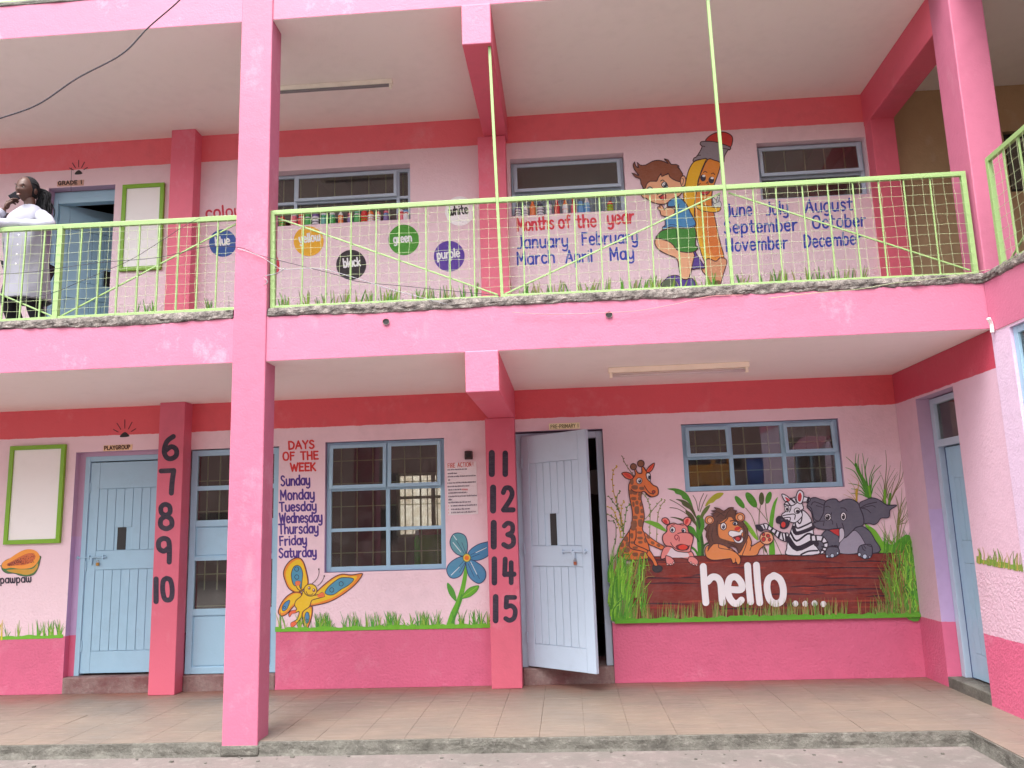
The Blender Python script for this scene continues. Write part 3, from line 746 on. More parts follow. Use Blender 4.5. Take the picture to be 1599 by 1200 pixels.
gl('v', .40, [(.02, .66), (.19, 0)], [(.38, .66), (.20, .02)]); gl('w', .60, [(.03, .66), (.04, .2), (.12, .01), (.24, .05), (.30, .25)], [(.30, .6), (.30, .25)], [(.30, .25), (.36, .03), (.48, .01), (.56, .2), (.58, .66)])
gl('y', .44, [(.04, .66), (.04, .3), (.11, .07), (.25, .04), (.39, .22)], [(.41, .66), (.41, .1), (.38, -.22), (.22, -.34), (.06, -.27)]); gl('.', .1, [(.05, .04)])
gl('A', .55, [(0, 0), (.27, 1)], [(.27, 1), (.53, 0)], [(.1, .36), (.45, .36)]); gl('D', .52, [(.04, 1), (.04, 0)], [(.04, 1), (.3, .95), (.48, .72), (.49, .4), (.36, .1), (.04, 0)])
gl('C', .48, [(.44, .84), (.30, 1), (.12, .9), (.03, .5), (.12, .1), (.30, 0), (.45, .16)]); gl('E', .42, [(.04, 1), (.04, 0)], [(.04, .98), (.4, .98)], [(.04, .52), (.35, .52)], [(.04, .02), (.4, .02)]); gl('F', .40, [(.04, 1), (.04, 0)], [(.04, .98), (.38, .98)], [(.04, .55), (.33, .55)])
gl('G', .52, [(.46, .82), (.3, 1), (.12, .9), (.03, .5), (.12, .1), (.3, 0), (.46, .15), (.48, .42)], [(.3, .42), (.49, .42)]); gl('H', .48, [(.04, 1), (.04, 0)], [(.44, 1), (.44, 0)], [(.04, .5), (.44, .5)])
gl('I', .1, [(.05, 1), (.05, 0)]); gl('J', .36, [(.30, 1), (.32, .3), (.22, .02), (.02, .0)]); gl('K', .48, [(.04, 1), (.04, 0)], [(.42, .98), (.06, .42)], [(.14, .52), (.46, 0)]); gl('L', .4, [(.04, 1), (.04, .02)], [(.04, .02), (.38, .02)])
gl('M', .62, [(.04, 0), (.06, 1)], [(.06, 1), (.31, .3)], [(.31, .3), (.55, 1)], [(.55, 1), (.58, 0)]); gl('N', .52, [(.04, 0), (.04, 1)], [(.04, 1), (.47, .02)], [(.47, 0), (.47, 1)])
gl('O', .54, [(.27, 1), (.10, .9), (.03, .5), (.10, .1), (.27, 0), (.44, .1), (.51, .5), (.44, .9), (.27, 1), (.22, .98)]); gl('P', .46, [(.04, 1), (.04, 0)], [(.04, 1), (.32, .97), (.43, .76), (.32, .52), (.04, .5)])
gl('R', .48, [(.04, 1), (.04, 0)], [(.04, 1), (.32, .97), (.43, .76), (.32, .54), (.04, .5)], [(.24, .5), (.46, 0)]); gl('S', .46, [(.40, .88), (.26, 1), (.1, .93), (.07, .73), (.2, .55), (.36, .42), (.41, .2), (.28, .02), (.14, 0), (.03, .12)])
gl('T', .46, [(.23, .98), (.23, 0)], [(0, .98), (.46, .98)]); gl('U', .5, [(.04, 1), (.04, .3), (.14, .03), (.34, .03), (.46, .3), (.46, 1)]); gl('W', .70, [(.0, 1), (.17, 0)], [(.17, 0), (.35, .8)], [(.35, .8), (.52, 0)], [(.52, 0), (.69, 1)])
gl('Y', .46, [(0, 1), (.23, .5)], [(.46, 1), (.23, .5)], [(.23, .5), (.23, 0)]); gl(' ', .34); gl('!', .1, [(.05, 1), (.05, .3)], [(.05, .05)]); gl('-', .3, [(.03, .45), (.27, .45)])
gl('1', .10, [(.05, 1), (.05, 0)]); gl('2', .48, [(.05, .78), (.14, .97), (.32, .97), (.42, .76), (.34, .48), (.06, .03)], [(.06, .03), (.46, .03)])
gl('3', .46, [(.06, .88), (.2, 1), (.38, .92), (.38, .64), (.2, .52)], [(.2, .52), (.4, .42), (.42, .14), (.24, 0), (.04, .1)])
gl('4', .50, [(.08, 1), (.06, .34)], [(.06, .36), (.46, .36)], [(.34, .85), (.34, 0)]); gl('5', .46, [(.08, .97), (.4, .97)], [(.08, .97), (.06, .56)], [(.06, .56), (.26, .62), (.42, .44), (.38, .12), (.2, 0), (.04, .08)])
gl('6', .48, [(.36, .98), (.14, .76), (.04, .34), (.12, .05), (.28, 0), (.43, .14), (.43, .40), (.28, .53), (.08, .36)]); gl('7', .44, [(.02, .97), (.40, .97)], [(.40, .97), (.34, .5), (.30, .02)])
gl('8', .46, [(.23, .54), (.08, .66), (.08, .90), (.23, 1), (.38, .90), (.38, .66), (.23, .54)], [(.23, .52), (.05, .38), (.04, .12), (.23, 0), (.42, .12), (.41, .38), (.23, .52)])
gl('9', .46, [(.40, .62), (.22, .48), (.06, .60), (.06, .88), (.22, 1), (.38, .92), (.41, .7), (.40, .35), (.38, .02)]); gl('0', .50, [(.25, 1), (.09, .90), (.03, .5), (.09, .10), (.25, 0), (.41, .10), (.47, .5), (.41, .90), (.25, 1), (.2, .98)])
def write(A, txt, x0, y0, x1, y1, h, wd, c, gap=.13, jit=.012, wob=.0, sx=1.0):
    """baseline from (x0,y0) to (x1,y1), cap height h, brush width wd, all in photo pixels"""
    adv = 0; places = []
    for ch in txt: places.append(adv); adv += GL[ch][0]+gap
    adv -= gap; L = Vector((x1-x0, y1-y0)); ux = L/adv; uy = Vector((L.y, -L.x)).normalized()*h
    if abs(uy.y) < 1e-6: uy = Vector((0, -h))
    rnd = random.Random(len(txt)*31+int(x0))
    for ch, pl in zip(txt, places):
        dj = rnd.uniform(-jit, jit)
        for st in GL[ch][1]:
            pts = [Vector((x0, y0))+ux*(pl+p[0])+uy*(p[1]+dj) for p in st]
            A._stroke(cr(pts, False, 5) if len(pts) > 2 else pts, wd*rnd.uniform(.92, 1.08), c)
    return A
def text_part(txts, name, label, Y, c, parent=B):
    for t in txts:
        A = Art(Y); write(A, *t[:7], c, *(t[7:])); o = A.build(name, parent, label if len(txts) == 1 or name != 'lettering' else label.split(' heading')[0]+' painted word '+t[0])
    return o
NAVY, VIO, RED, BLU, WHT, BLK, OUT = (34, 24, 48), (74, 40, 134), (212, 44, 42), (38, 64, 176), (236, 234, 238), (26, 22, 28), (64, 26, 34)

# numbers on the piers
for t, x0, x1, yb, h in (('6', 255, 278, 717, 35), ('7', 252, 275, 772, 37), ('8', 250, 270, 826, 38), ('9', 247, 268, 880, 38)):
    text_part([(t, x0, yb, x1, yb-1, h, 8)], 'painted_number', 'black %s painted on the left pier' % t, DP, NAVY)
text_part([('1', 241.5, 940, 246, 940, 35, 8.6)], 'painted_number', 'black 1 of the 10 on the left pier', DP, NAVY)
text_part([('0', 254, 938, 271, 937, 34, 8)], 'painted_number', 'black 0 of the 10 on the left pier', DP, NAVY)
for a, b_, y, h in (('1', '1', 741, 33), ('1', '2', 798, 36), ('1', '3', 854, 37), ('1', '4', 910, 37), ('1', '5', 969, 37)):
    k = {741: 0, 798: 1, 854: 2, 910: 3, 969: 4}[y]; xo = [766, 768, 769, 770, 772][k]
    text_part([(a, xo, y, xo+4, y, h, 9), (b_, xo+(21 if b_ == '1' else 16), y, xo+(25 if b_ == '1' else 34), y, h, 9 if b_ == '1' else 8)], 'painted_number', 'black %s%s painted on the middle pier' % (a, b_), DP, NAVY)
# days of the week
text_part([('DAYS', 451, 702, 491, 700, 12, 2.7), ('OF', 442, 719, 460, 718.5, 12, 2.7), ('THE', 470, 718, 497, 717, 12, 2.7), ('WEEK', 454, 736, 493, 735, 12, 2.9)], 'lettering', 'red heading DAYS OF THE WEEK', D, RED)
for t, x0, y0, x1, y1, h in (('Sunday', 439, 759, 484, 757, 15), ('Monday', 438, 781, 491, 779, 15), ('Tuesday', 437, 799, 494, 797, 14), ('Wednesday', 437, 817, 503, 815, 15), ('Thursday', 436, 834, 497, 832, 15), ('Friday', 437, 852, 479, 850, 14), ('Saturday', 436, 871, 494, 869, 14)):
    text_part([(t, x0, y0, x1, y1, h, 2.6)], 'lettering', 'purple handwritten word %s' % t, D, VIO)
# months
text_part([('Months', 808, 361, 865, 357, 19, 3.2, .12), ('of', 873, 357, 891, 355, 19, 3.2), ('the', 901, 356, 931, 354, 19, 3.2), ('year', 949, 351, 990, 348, 20, 3.4)], 'lettering', 'red heading Months of the year', D, (214, 46, 66))
for t, x0, y0, x1, y1 in (('January', 808, 388, 887, 385), ('February', 909, 383, 996, 379), ('March', 808, 414, 866, 410), ('April', 884, 411, 925, 409), ('May', 953, 407, 990, 404), ('June', 1134, 339, 1174, 336), ('July', 1197, 336, 1231, 333), ('August', 1258, 332, 1331, 328),
                          ('September', 1131, 365, 1245, 360), ('October', 1269, 357, 1352, 353), ('November', 1134, 393, 1230, 388), ('December', 1256, 387, 1345, 381)):
    text_part([(t, x0, y0, x1, y1, 19, 2.9)], 'lettering', 'blue handwritten word %s' % t, D, BLU)
text_part([('colours', 322, 341, 400, 335, 17, 3)], 'lettering', 'red word colours partly behind the column', D, (200, 44, 70))
# colour discs
for t, cx, cy, rr, c, x0, y0, x1, y1, lc, h in (('blue', 348, 380, 21.5, (44, 84, 158), 337, 384, 359, 382, WHT, 13), ('yellow', 482, 377, 23.5, (234, 172, 30), 468, 380, 500, 376, WHT, 13), ('black', 548.5, 414, 23.5, (36, 28, 34), 537, 418, 563, 415, WHT, 13),
        ('green', 630.5, 375, 24, (66, 150, 36), 615, 380, 643, 377, WHT, 12), ('white', 718, 330, 23, (250, 246, 250), 702, 337, 731, 333, BLK, 13), ('purple', 701.5, 400.5, 24, (88, 54, 158), 683, 405, 718, 401, WHT, 13)):
    d_ = Art(D).ell(cx, cy, rr, rr, c, n=40).build('colour_disc', B, '%s painted disc with the word %s' % (t, t))
    write(Art(D, .003), t, x0, y0, x1, y1, h, 2.3, lc).build('lettering', d_)
Art(D).ell(417, 415, 19.5, 23.5, (204, 36, 60), n=40).build('colour_disc', B, 'red painted disc mostly behind the column')

# ---- grass tufts painted along the walls
GR = [(92, 168, 30), (70, 140, 30), (140, 176, 50), (60, 150, 44)]
OLI = [(160, 160, 90), (120, 150, 70), (170, 170, 110)]
def grass(A, x0, x1, yf, hmin, hmax, n, cols, seed=1, wd=1.5, lean=6, tuft=True):
    rnd = random.Random(seed)
    for i in range(n):
        x = rnd.uniform(x0, x1); y = yf(x)+1
        if tuft and rnd.random() < .55:
            for j in range(rnd.randint(3, 6)):
                h = rnd.uniform(hmin, hmax); dx = rnd.uniform(-lean, lean)
                A.line([(x+dx*.1, y), (x+dx*.4, y-h*.55), (x+dx, y-h)], rnd.choice(cols), wd*rnd.uniform(.7, 1.3), taper=blade, n=3)
        else:
            h = rnd.uniform(hmin*.6, hmax); dx = rnd.uniform(-lean*.4, lean*.4)
            A.line([(x, y), (x+dx*.4, y-h*.5), (x+dx, y-h)], rnd.choice(cols+OLI), wd*rnd.uniform(.5, 1), taper=blade, n=3)
def strip(A, x0, x1, yf, t, c, seed=2):
    rnd = random.Random(seed); n = int((x1-x0)/5)+1
    top = [(x0+(x1-x0)*i/n, yf(x0+(x1-x0)*i/n)-t*rnd.uniform(.6, 1.3)) for i in range(n+1)]; bot = [(x0+(x1-x0)*i/n, yf(x0+(x1-x0)*i/n)+1.5) for i in range(n+1)][::-1]
    A.fill(top+bot, c, False)
y1 = lambda x: 985.5-(x-430)*.0195
A = Art(D); grass(A, 432, 764, y1, 10, 30, 120, GR, 3, 1.9, 9); strip(A, 430, 766, y1, 5, (104, 176, 30)); A.build('painted_grass', B, 'painted green grass under the butterfly and the blue flower')
y1 = lambda x: 998-(x)*.03
A = Art(D); grass(A, 0, 98, y1, 12, 30, 24, GR, 5, 1.8, 8); strip(A, -30, 99, y1, 4, (104, 176, 30)); grass(A, -6, 3, y1, 20, 32, 6, [(214, 190, 40)], 4, 3); A.build('painted_grass', B, 'painted green grass under the pawpaw')
y1 = lambda x: 512-(x)*.051
A = Art(D); grass(A, 180, 370, y1, 10, 34, 26, GR, 7, 2.2, 7); grass(A, 440, 752, lambda x: 500-(x-440)*.045, 12, 46, 70, GR[:3]+OLI[:2], 8, 4.2, 12); grass(A, 797, 1350, lambda x: 482-(x-797)*.05, 10, 42, 100, GR[:3]+OLI[:2], 9, 4.2, 10)
A.build('painted_grass', B, 'painted grass along the foot of the upper floor wall')

# ---- butterfly
K = 160/1477
A = Art(D, .0028).T_(430, 860, K); YE, OR, TL = (226, 186, 26), (222, 130, 40), (70, 142, 170)
A.fill([(310, 605), (200, 550), (140, 430), (118, 320), (160, 210), (240, 130), (330, 105), (390, 140), (430, 230), (465, 380), (470, 490), (400, 560)], OR, out=OUT)
A.fill([(310, 590), (220, 530), (165, 430), (150, 330), (190, 230), (260, 160), (335, 130), (385, 170), (420, 260), (450, 390), (455, 490), (390, 555)], YE)
A.fill([(315, 215), (365, 240), (395, 330), (385, 450), (370, 560), (330, 520), (270, 500), (240, 430), (232, 330), (265, 240)], TL, out=OUT, ow=1.1)
for x, y in ((308, 268), (310, 382)): A.ell(x, y, 30, 32, TL, NAVY, .9)
A.fill([(520, 680), (600, 590), (720, 480), (840, 390), (960, 340), (1100, 352), (1240, 330), (1250, 360), (1170, 470), (1060, 570), (900, 680), (760, 745), (600, 785), (500, 790)], OR, out=OUT)
A.fill([(540, 670), (620, 590), (740, 490), (850, 410), (960, 360), (1080, 375), (1180, 372), (1120, 460), (1010, 560), (860, 660), (740, 710), (600, 755), (520, 760)], YE)
A.fill([(720, 590), (770, 520), (850, 450), (940, 395), (1040, 390), (1125, 405), (1110, 450), (1040, 510), (950, 560), (850, 630), (780, 642), (730, 625)], TL, out=OUT, ow=1.1)
for x, y in ((950, 480), (815, 568)): A.ell(x, y, 30, 32, TL, NAVY, .9)
A.fill([(380, 620), (280, 600), (180, 650), (100, 740), (50, 850), (50, 910), (95, 945), (170, 910), (250, 820), (330, 740)], OR, out=OUT); A.fill([(370, 640), (290, 620), (200, 670), (120, 760), (80, 850), (90, 900), (160, 870), (240, 790), (320, 720)], YE)
A.fill([(205, 715), (200, 770), (160, 850), (110, 870), (100, 820), (140, 750)], (66, 130, 180), out=OUT, ow=1); A.ell(133, 822, 16, 18, TL, NAVY, .8)
A.fill([(400, 880), (520, 800), (533, 900), (500, 1040), (450, 1140), (410, 1080), (390, 980)], OR, out=OUT); A.fill([(415, 880), (505, 830), (515, 910), (480, 1020), (440, 1080), (410, 980)], YE)
A.ell(458, 968, 34, 84, (66, 130, 180), OUT, 1, .02); A.ell(455, 1003, 14, 16, TL, NAVY, .8)
A.fill([(390, 600), (330, 560), (300, 510), (290, 460), (320, 440), (360, 450), (350, 500), (370, 560), (410, 590), (480, 640), (600, 640), (680, 605), (710, 650), (690, 670), (560, 705), (520, 730), (490, 810), (400, 880), (370, 970), (300, 1060), (240, 1105), (225, 1050), (270, 1020), (320, 980), (345, 880), (290, 900), (240, 910), (205, 955), (195, 910), (230, 870), (310, 850), (280, 790), (300, 720), (370, 660)], YE, out=OUT, ow=1.3)
A.fill([(300, 505), (288, 455), (320, 438), (362, 450), (348, 500)], (226, 112, 60)); A.fill([(610, 640), (685, 603), (712, 650), (690, 670), (620, 675)], (226, 112, 60)); A.fill([(225, 1050), (290, 1020), (310, 1050), (240, 1105)], (226, 100, 60)); A.fill([(200, 910), (235, 870), (300, 865), (290, 900), (240, 912), (208, 955)], (226, 100, 60))
A.ell(507, 570, 94, 88, YE, OUT, 1.3); A.ell(490, 540, 20, 24, (120, 60, 60)); A.ell(556, 572, 22, 26, (120, 60, 60)); A.ell(484, 536, 8, 9, WHT); A.ell(550, 566, 8, 9, WHT)
A.line([(445, 590), (470, 635), (520, 640), (545, 620)], OUT, 1.1); A.line([(530, 480), (600, 410), (630, 330), (628, 270)], OUT, .9); A.ell(628, 270, 10, 14, OUT); A.line([(610, 510), (670, 450), (705, 380)], OUT, .9); A.ell(706, 368, 10, 14, OUT)
A.build('butterfly_painting', B, 'yellow and blue cartoon butterfly painted under the days of the week')
# ---- blue flower
K = 110/800
A = Art(D, .0028).T_(680, 820, K); GRN = (94, 170, 30)
A.line([(165, 1140), (205, 1010), (262, 880), (310, 720), (340, 560), (350, 470)], GRN, 9, taper=lambda t: 1.25-.75*t, n=6); A.line([(190, 1110), (255, 960), (300, 800)], (60, 140, 36), 3)
A.fill([(235, 870), (165, 800), (132, 710), (140, 655), (200, 720), (232, 800)], (70, 150, 40)); A.fill([(300, 830), (340, 760), (400, 710), (490, 690), (470, 750), (400, 810), (330, 832)], GRN, out=(60, 130, 40), ow=1); A.line([(310, 820), (390, 765), (470, 705)], (130, 190, 50), 1.4)
for pts, c in (([(350, 330), (365, 230), (340, 130), (270, 92), (200, 110), (165, 190), (185, 270), (240, 330), (310, 355)], (88, 152, 164)), ([(370, 330), (410, 270), (490, 220), (560, 200), (608, 202), (606, 330), (560, 375), (480, 403), (400, 395)], (62, 132, 176)),
               ([(305, 360), (220, 390), (150, 450), (128, 520), (160, 590), (220, 605), (290, 570), (330, 480), (345, 400)], (76, 142, 176)), ([(350, 410), (355, 500), (385, 590), (450, 650), (510, 662), (565, 610), (570, 530), (520, 460), (420, 400)], (66, 134, 176))):
    A.fill(pts, c, out=(40, 50, 96), ow=1.3)
for a, b_ in (((240, 180), (330, 330)), ((300, 200), (345, 320)), ((560, 260), (400, 340)), ((500, 330), (400, 370)), ((210, 540), (320, 410)), ((270, 540), (335, 430)), ((500, 610), (390, 420)), ((440, 590), (370, 440))): A.line([a, b_], (40, 60, 100), .8, False)
for a, b_ in (((205, 120), (240, 170)), ((580, 258), (460, 315)), ((180, 570), (270, 480)), ((400, 420), (470, 560)), ((200, 200), (290, 310))): A.line([a, b_], (210, 226, 232), 1.1, False)
A.ell(356, 374, 44, 46, (222, 196, 70), (80, 110, 60), 1.2); A.ell(356, 374, 26, 28, (230, 122, 40))
A.build('flower_painting', B, 'blue four petalled flower painted beside the numbers 14 and 15')
# ---- pawpaw
K = 160/1200
A = Art(D, .0028).T_(0, 840, K)
A.fill([(25, 370), (30, 300), (100, 250), (200, 230), (460, 210), (470, 270), (450, 350), (400, 430), (310, 452), (230, 440), (170, 418), (80, 415)], (70, 116, 60), out=(50, 60, 50), ow=.9)
A.fill([(80, 380), (200, 370), (380, 365), (440, 300), (440, 350), (390, 410), (310, 435), (230, 420), (140, 405)], (200, 150, 50))
A.fill([(25, 340), (40, 285), (110, 245), (200, 185), (280, 145), (360, 135), (430, 160), (468, 220), (440, 290), (370, 350), (250, 365), (130, 352), (60, 362)], (236, 150, 56)); A.fill([(80, 310), (150, 270), (250, 215), (340, 180), (400, 190), (418, 230), (370, 290), (280, 320), (180, 325), (110, 330)], (206, 104, 56))
rnd = random.Random(3)
for i in range(170):
    x = rnd.uniform(95, 405); t = (x-95)/310; yc = 320-t*90; y = yc+rnd.uniform(-1, 1)*(12+t*50)
    A.ell(x, y, rnd.uniform(3.5, 6.5), rnd.uniform(3, 6), rnd.choice([(96, 44, 34), (130, 56, 40), (150, 60, 50)]), n=5)
A.line([(0, 328), (22, 330)], (90, 120, 60), 1.2, False)
po = A.build('pawpaw_painting', B, 'painted half pawpaw fruit full of dark seeds'); write(Art(D, .0028), 'pawpaw', 1, 911, 49, 909, 11, 2.1, NAVY, .14).build('lettering', po, 'purple word pawpaw')
# ---- little sunbursts over the doors
for cx, cy, k in ((195, 680, 1.0), (123, 270, .8)):
    A = Art(D); A.fill([(cx-7*k, cy+3), (cx-6*k, cy-1*k), (cx, cy-5*k), (cx+5*k, cy-2*k), (cx+6.5*k, cy+2)], BLK)
    for a, l in ((-62, 8), (-32, 11), (0, 13), (28, 12), (58, 8)):
        s_, c_ = math.sin(R(a)), math.cos(R(a)); A.line([(cx+s_*12*k, cy-c_*11*k), (cx+s_*(12+l)*k, cy-c_*(11+l)*k)], (70, 22, 30), 1.3, False)
    A.build('painted_sunburst', B, 'small black half sun with rays above the %s plate' % ('PLAYGROUP' if k == 1 else 'GRADE 1'))

# ================================================================ the animals mural
MU = bpy.data.objects.new('animal_mural', None); COL.objects.link(MU); MU.parent = B; MU.location = Vector((2.4, D, 1))-Vector(B.location); MU['label'] = 'painted jungle mural of five animals behind a log reading hello'
DG, MG, LG, OLV = (40, 84, 24), (66, 140, 24), (110, 180, 34), (78, 84, 42)
# plants behind
A = Art(D)
A.T_(940, 700, .1)
def berry(pts, c, cb, wd=1.1, k=4, r=14):
    A.line(pts, c, wd)
    q = cr(pts, False, 6)
    for i, p in enumerate(q[::max(1, len(q)//(k*2))]): A.ell(p.x+(14 if i % 2 else -14), p.y-6, r, r*.9, cb, n=8)
berry([(320, 130), (350, 220), (420, 330), (500, 440)], (110, 96, 66), (130, 116, 76), 1.2, 3, 10)
berry([(240, 285), (180, 350), (165, 500), (180, 680), (230, 850), (290, 1050), (330, 1300)], (180, 150, 50), (206, 164, 40), 1.2, 5)
berry([(290, 675), (240, 740), (235, 880), (280, 1020), (300, 1250)], (96, 120, 50), (104, 130, 50), 1.2, 3)
berry([(110, 760), (180, 850), (250, 960), (300, 1100), (340, 1300)], (90, 110, 50), (90, 110, 50), 1.2, 4)
berry([(350, 830), (310, 900), (300, 1020), (300, 1250)], (190, 160, 60), (200, 164, 50), 1.1, 3)
berry([(440, 880), (390, 930), (370, 1050), (340, 1260), (330, 1400)], (90, 130, 50), (100, 140, 50), 1.2, 4)
berry([(100, 920), (170, 960), (220, 1070), (260, 1200), (300, 1400)], (190, 170, 50), (200, 170, 40), 1.4, 4)
berry([(100, 1040), (170, 1080), (250, 1160), (330, 1290)], (100, 120, 50), (100, 116, 50), 1.1, 3)
berry([(120, 1140), (190, 1150), (220, 1250), (210, 1500)], (90, 100, 50), (90, 106, 46), 1, 2)
berry([(650, 720), (710, 800), (750, 940), (750, 1150), (740, 1400)], (120, 136, 60), (130, 146, 60), 1, 5, 11)
berry([(940, 800), (870, 870), (780, 980), (680, 1110)], (120, 130, 70), (130, 150, 60), 1, 3, 11)
berry([(990, 815), (920, 900), (880, 1010), (860, 1180), (850, 1500)], (130, 130, 70), (140, 146, 60), 1, 4, 11)
A.fill([(650, 1150), (740, 1130), (820, 1150), (900, 1180), (1010, 1290), (1000, 1310), (900, 1270), (800, 1220), (720, 1180)], (110, 176, 40))
for pts, c in (([(1020, 640), (1100, 628), (1200, 640), (1300, 690), (1370, 780), (1420, 920), (1430, 1000), (1380, 900), (1330, 830), (1260, 790), (1230, 740), (1150, 710), (1120, 670)], MG), ([(1150, 800), (1220, 800), (1310, 830), (1400, 900), (1450, 1000), (1490, 1130), (1440, 1060), (1380, 970), (1320, 930), (1260, 890), (1230, 840)], OLV),
               ([(1060, 1080), (1150, 1080), (1260, 1110), (1330, 1160), (1400, 1200), (1300, 1170), (1180, 1110)], OLV)): A.fill(pts, c)
for pts in ([(1060, 805), (1200, 880), (1350, 1000), (1450, 1150)], [(1060, 930), (1180, 950), (1320, 1030), (1430, 1160)], [(1420, 740), (1470, 830), (1500, 980)], [(1585, 710), (1530, 840), (1510, 980)], [(1640, 730), (1580, 860), (1530, 1000)]): A.line(pts, (92, 84, 56), 1.1)
A.build('painted_twigs', MU, 'ochre and green painted berry twigs around the giraffe'); A = Art(D, .0020)
A.T_(1080, 760, .1)
A.line([(150, 1100), (130, 900), (110, 700), (110, 480)], MG, 9, taper=lambda t: 1.1-.3*t); A.line([(170, 1090), (170, 900), (140, 700), (100, 500)], DG, 4)
A.fill([(210, 300), (240, 240), (300, 170), (370, 115), (440, 95), (500, 105), (470, 150), (430, 185), (380, 210), (340, 250), (280, 270), (230, 310)], (166, 166, 40)); A.fill([(120, 520), (150, 420), (210, 330), (290, 290), (250, 380), (190, 460), (160, 560)], (90, 110, 40))
A.line([(120, 760), (170, 620), (160, 520)], MG, 6); A.line([(-100, 730), (40, 740), (110, 860)], DG, 3, taper=leafshape); A.line([(0, 950), (60, 1000), (110, 1090)], MG, 3.5); A.line([(260, 880), (200, 920), (170, 1000)], DG, 3)
A.line([(-120, 620), (0, 680), (80, 800)], MG, 5, taper=leafshape); A.line([(-90, 380), (0, 480), (80, 620)], OLV, 4, taper=leafshape)
A.build('painted_palm', MU, 'painted palm between hippo and lion'); A = Art(D, .0028).T_(1080, 760, .1)
for a, b_, c_, rx, ry, ro, col in ((750, 245, 0, 44, 118, -.65, MG), (930, 210, 0, 60, 140, -.6, MG), (1090, 190, 0, 42, 100, 0, OLV), (1200, 175, 0, 44, 98, .3, MG), (925, 685, 0, 34, 190, -.6, (120, 180, 40))): A.ell(a, b_, rx, ry, col, rot=ro)
for pts in ([(840, 335), (930, 450), (990, 600), (1040, 830)], [(1010, 320), (1080, 400), (1170, 520), (1240, 640)], [(1075, 290), (1055, 420), (1050, 590)], [(1155, 260), (1160, 400), (1190, 560)], [(1270, 780), (1330, 900), (1400, 1060)], [(1110, 940), (1130, 1070)], [(1160, 1000), (1190, 1070)]): A.line(pts, (110, 110, 66), 1.1)
A.fill([(1345, 165), (1310, 300), (1290, 450), (1270, 620), (1280, 800), (1300, 1070), (1210, 1070), (1220, 800), (1210, 600), (1230, 420), (1280, 250)], (92, 170, 30)); A.ell(1150, 985, 16, 54, OLV, rot=-.4)
A.build('painted_bulrushes', MU, 'painted bulrushes between lion and zebra'); A = Art(D, .0036)
A.T_(1300, 690, .1)
def sprout(base_, tips, c, wd):
    for t, m_ in tips: A.line([base_, ((base_[0]+m_[0])/2*1.0, (base_[1]+m_[1])/2), m_, t], c, wd, taper=lambda t_: 1.2-.95*t_)
sprout((580, 880), [((205, 235), (350, 380)), ((365, 180), (360, 380)), ((410, 190), (400, 380)), ((200, 405), (340, 470)), ((465, 180), (510, 480)), ((555, 250), (505, 450)), ((455, 350), (470, 560)), ((660, 360), (580, 560)), ((760, 365), (620, 520)), ((650, 520), (600, 660)), ((750, 525), (640, 700)), ((245, 650), (420, 690)), ((285, 735), (420, 760)), ((290, 805), (430, 820))], MG, 2.3)
A.line([(580, 880), (500, 640), (400, 470), (360, 350)], MG, 6, taper=lambda t: 1.1-.5*t); A.line([(590, 850), (560, 700)], LG, 3)
sprout((800, 960), [((825, 130), (840, 350)), ((900, 370), (850, 600)), ((975, 415), (860, 620)), ((730, 455), (800, 640)), ((1010, 470), (870, 700)), ((730, 640), (790, 800)), ((690, 705), (780, 840)), ((655, 785), (760, 880)), ((1020, 500), (900, 720))], (112, 118, 60), 1.4)
sprout((880, 980), [((1060, 305), (1040, 580)), ((1125, 310), (1080, 560)), ((1110, 625), (960, 800)), ((980, 520), (920, 760)), ((895, 710), (860, 850))], (120, 116, 56), 1.4)
A.line([(820, 960), (810, 760)], (110, 176, 40), 3.5); A.line([(880, 980), (900, 820)], (80, 140, 30), 4)
sprout((1010, 1300), [((980, 840), (1030, 1010)), ((1080, 720), (1070, 940)), ((1135, 860), (1050, 1050)), ((1165, 900), (1100, 1060)), ((1195, 935), (1150, 1120)), ((1215, 1030), (1130, 1200)), ((1220, 1140), (1150, 1260)), ((1100, 1000), (1050, 1160))], (112, 116, 56), 1.3)
sprout((380, 940), [((230, 580), (330, 700)), ((220, 750), (310, 840)), ((165, 820), (300, 880)), ((400, 650), (380, 800)), ((280, 510), (400, 620))], (184, 150, 56), 1.1)
A.line([(370, 940), (370, 740)], (196, 166, 40), 2.2)
A.build('painted_reeds', MU, 'painted reeds above the elephant'); A = Art(D, .0044)
A.T_(1260, 760, .1); sprout((1400, 1000), [((1380, 140), (1430, 420)), ((1480, 20), (1470, 260)), ((1535, 165), (1420, 460)), ((1560, 210), (1500, 480)), ((1340, 380), (1400, 640)), ((1160, 560), (1250, 760)), ((1300, 600), (1350, 800)), ((1590, 400), (1500, 700)), ((1200, 520), (1240, 800)), ((1100, 590), (1220, 760))], (124, 128, 60), 1.5)
A.fill([(880, 580), (980, 590), (1080, 640), (1160, 700), (1250, 760), (1380, 860), (1330, 920), (1600, 760), (1640, 1400), (1100, 1300), (1100, 1030), (1060, 880), (1000, 720)], (70, 150, 24)); A.fill([(900, 590), (1040, 660), (1150, 800), (1240, 980), (1180, 1030), (1110, 1000), (1040, 800)], LG)
for i in range(26):
    rnd2 = random.Random(i); x = rnd2.uniform(1120, 1600); A.line([(x, 1050), (x+rnd2.uniform(-40, 40), 880), (x+rnd2.uniform(-90, 90), rnd2.uniform(640, 860))], rnd2.choice([MG, LG, (90, 160, 30)]), 2, taper=blade)
A.build('painted_bush', MU, 'painted green bush behind the elephant')
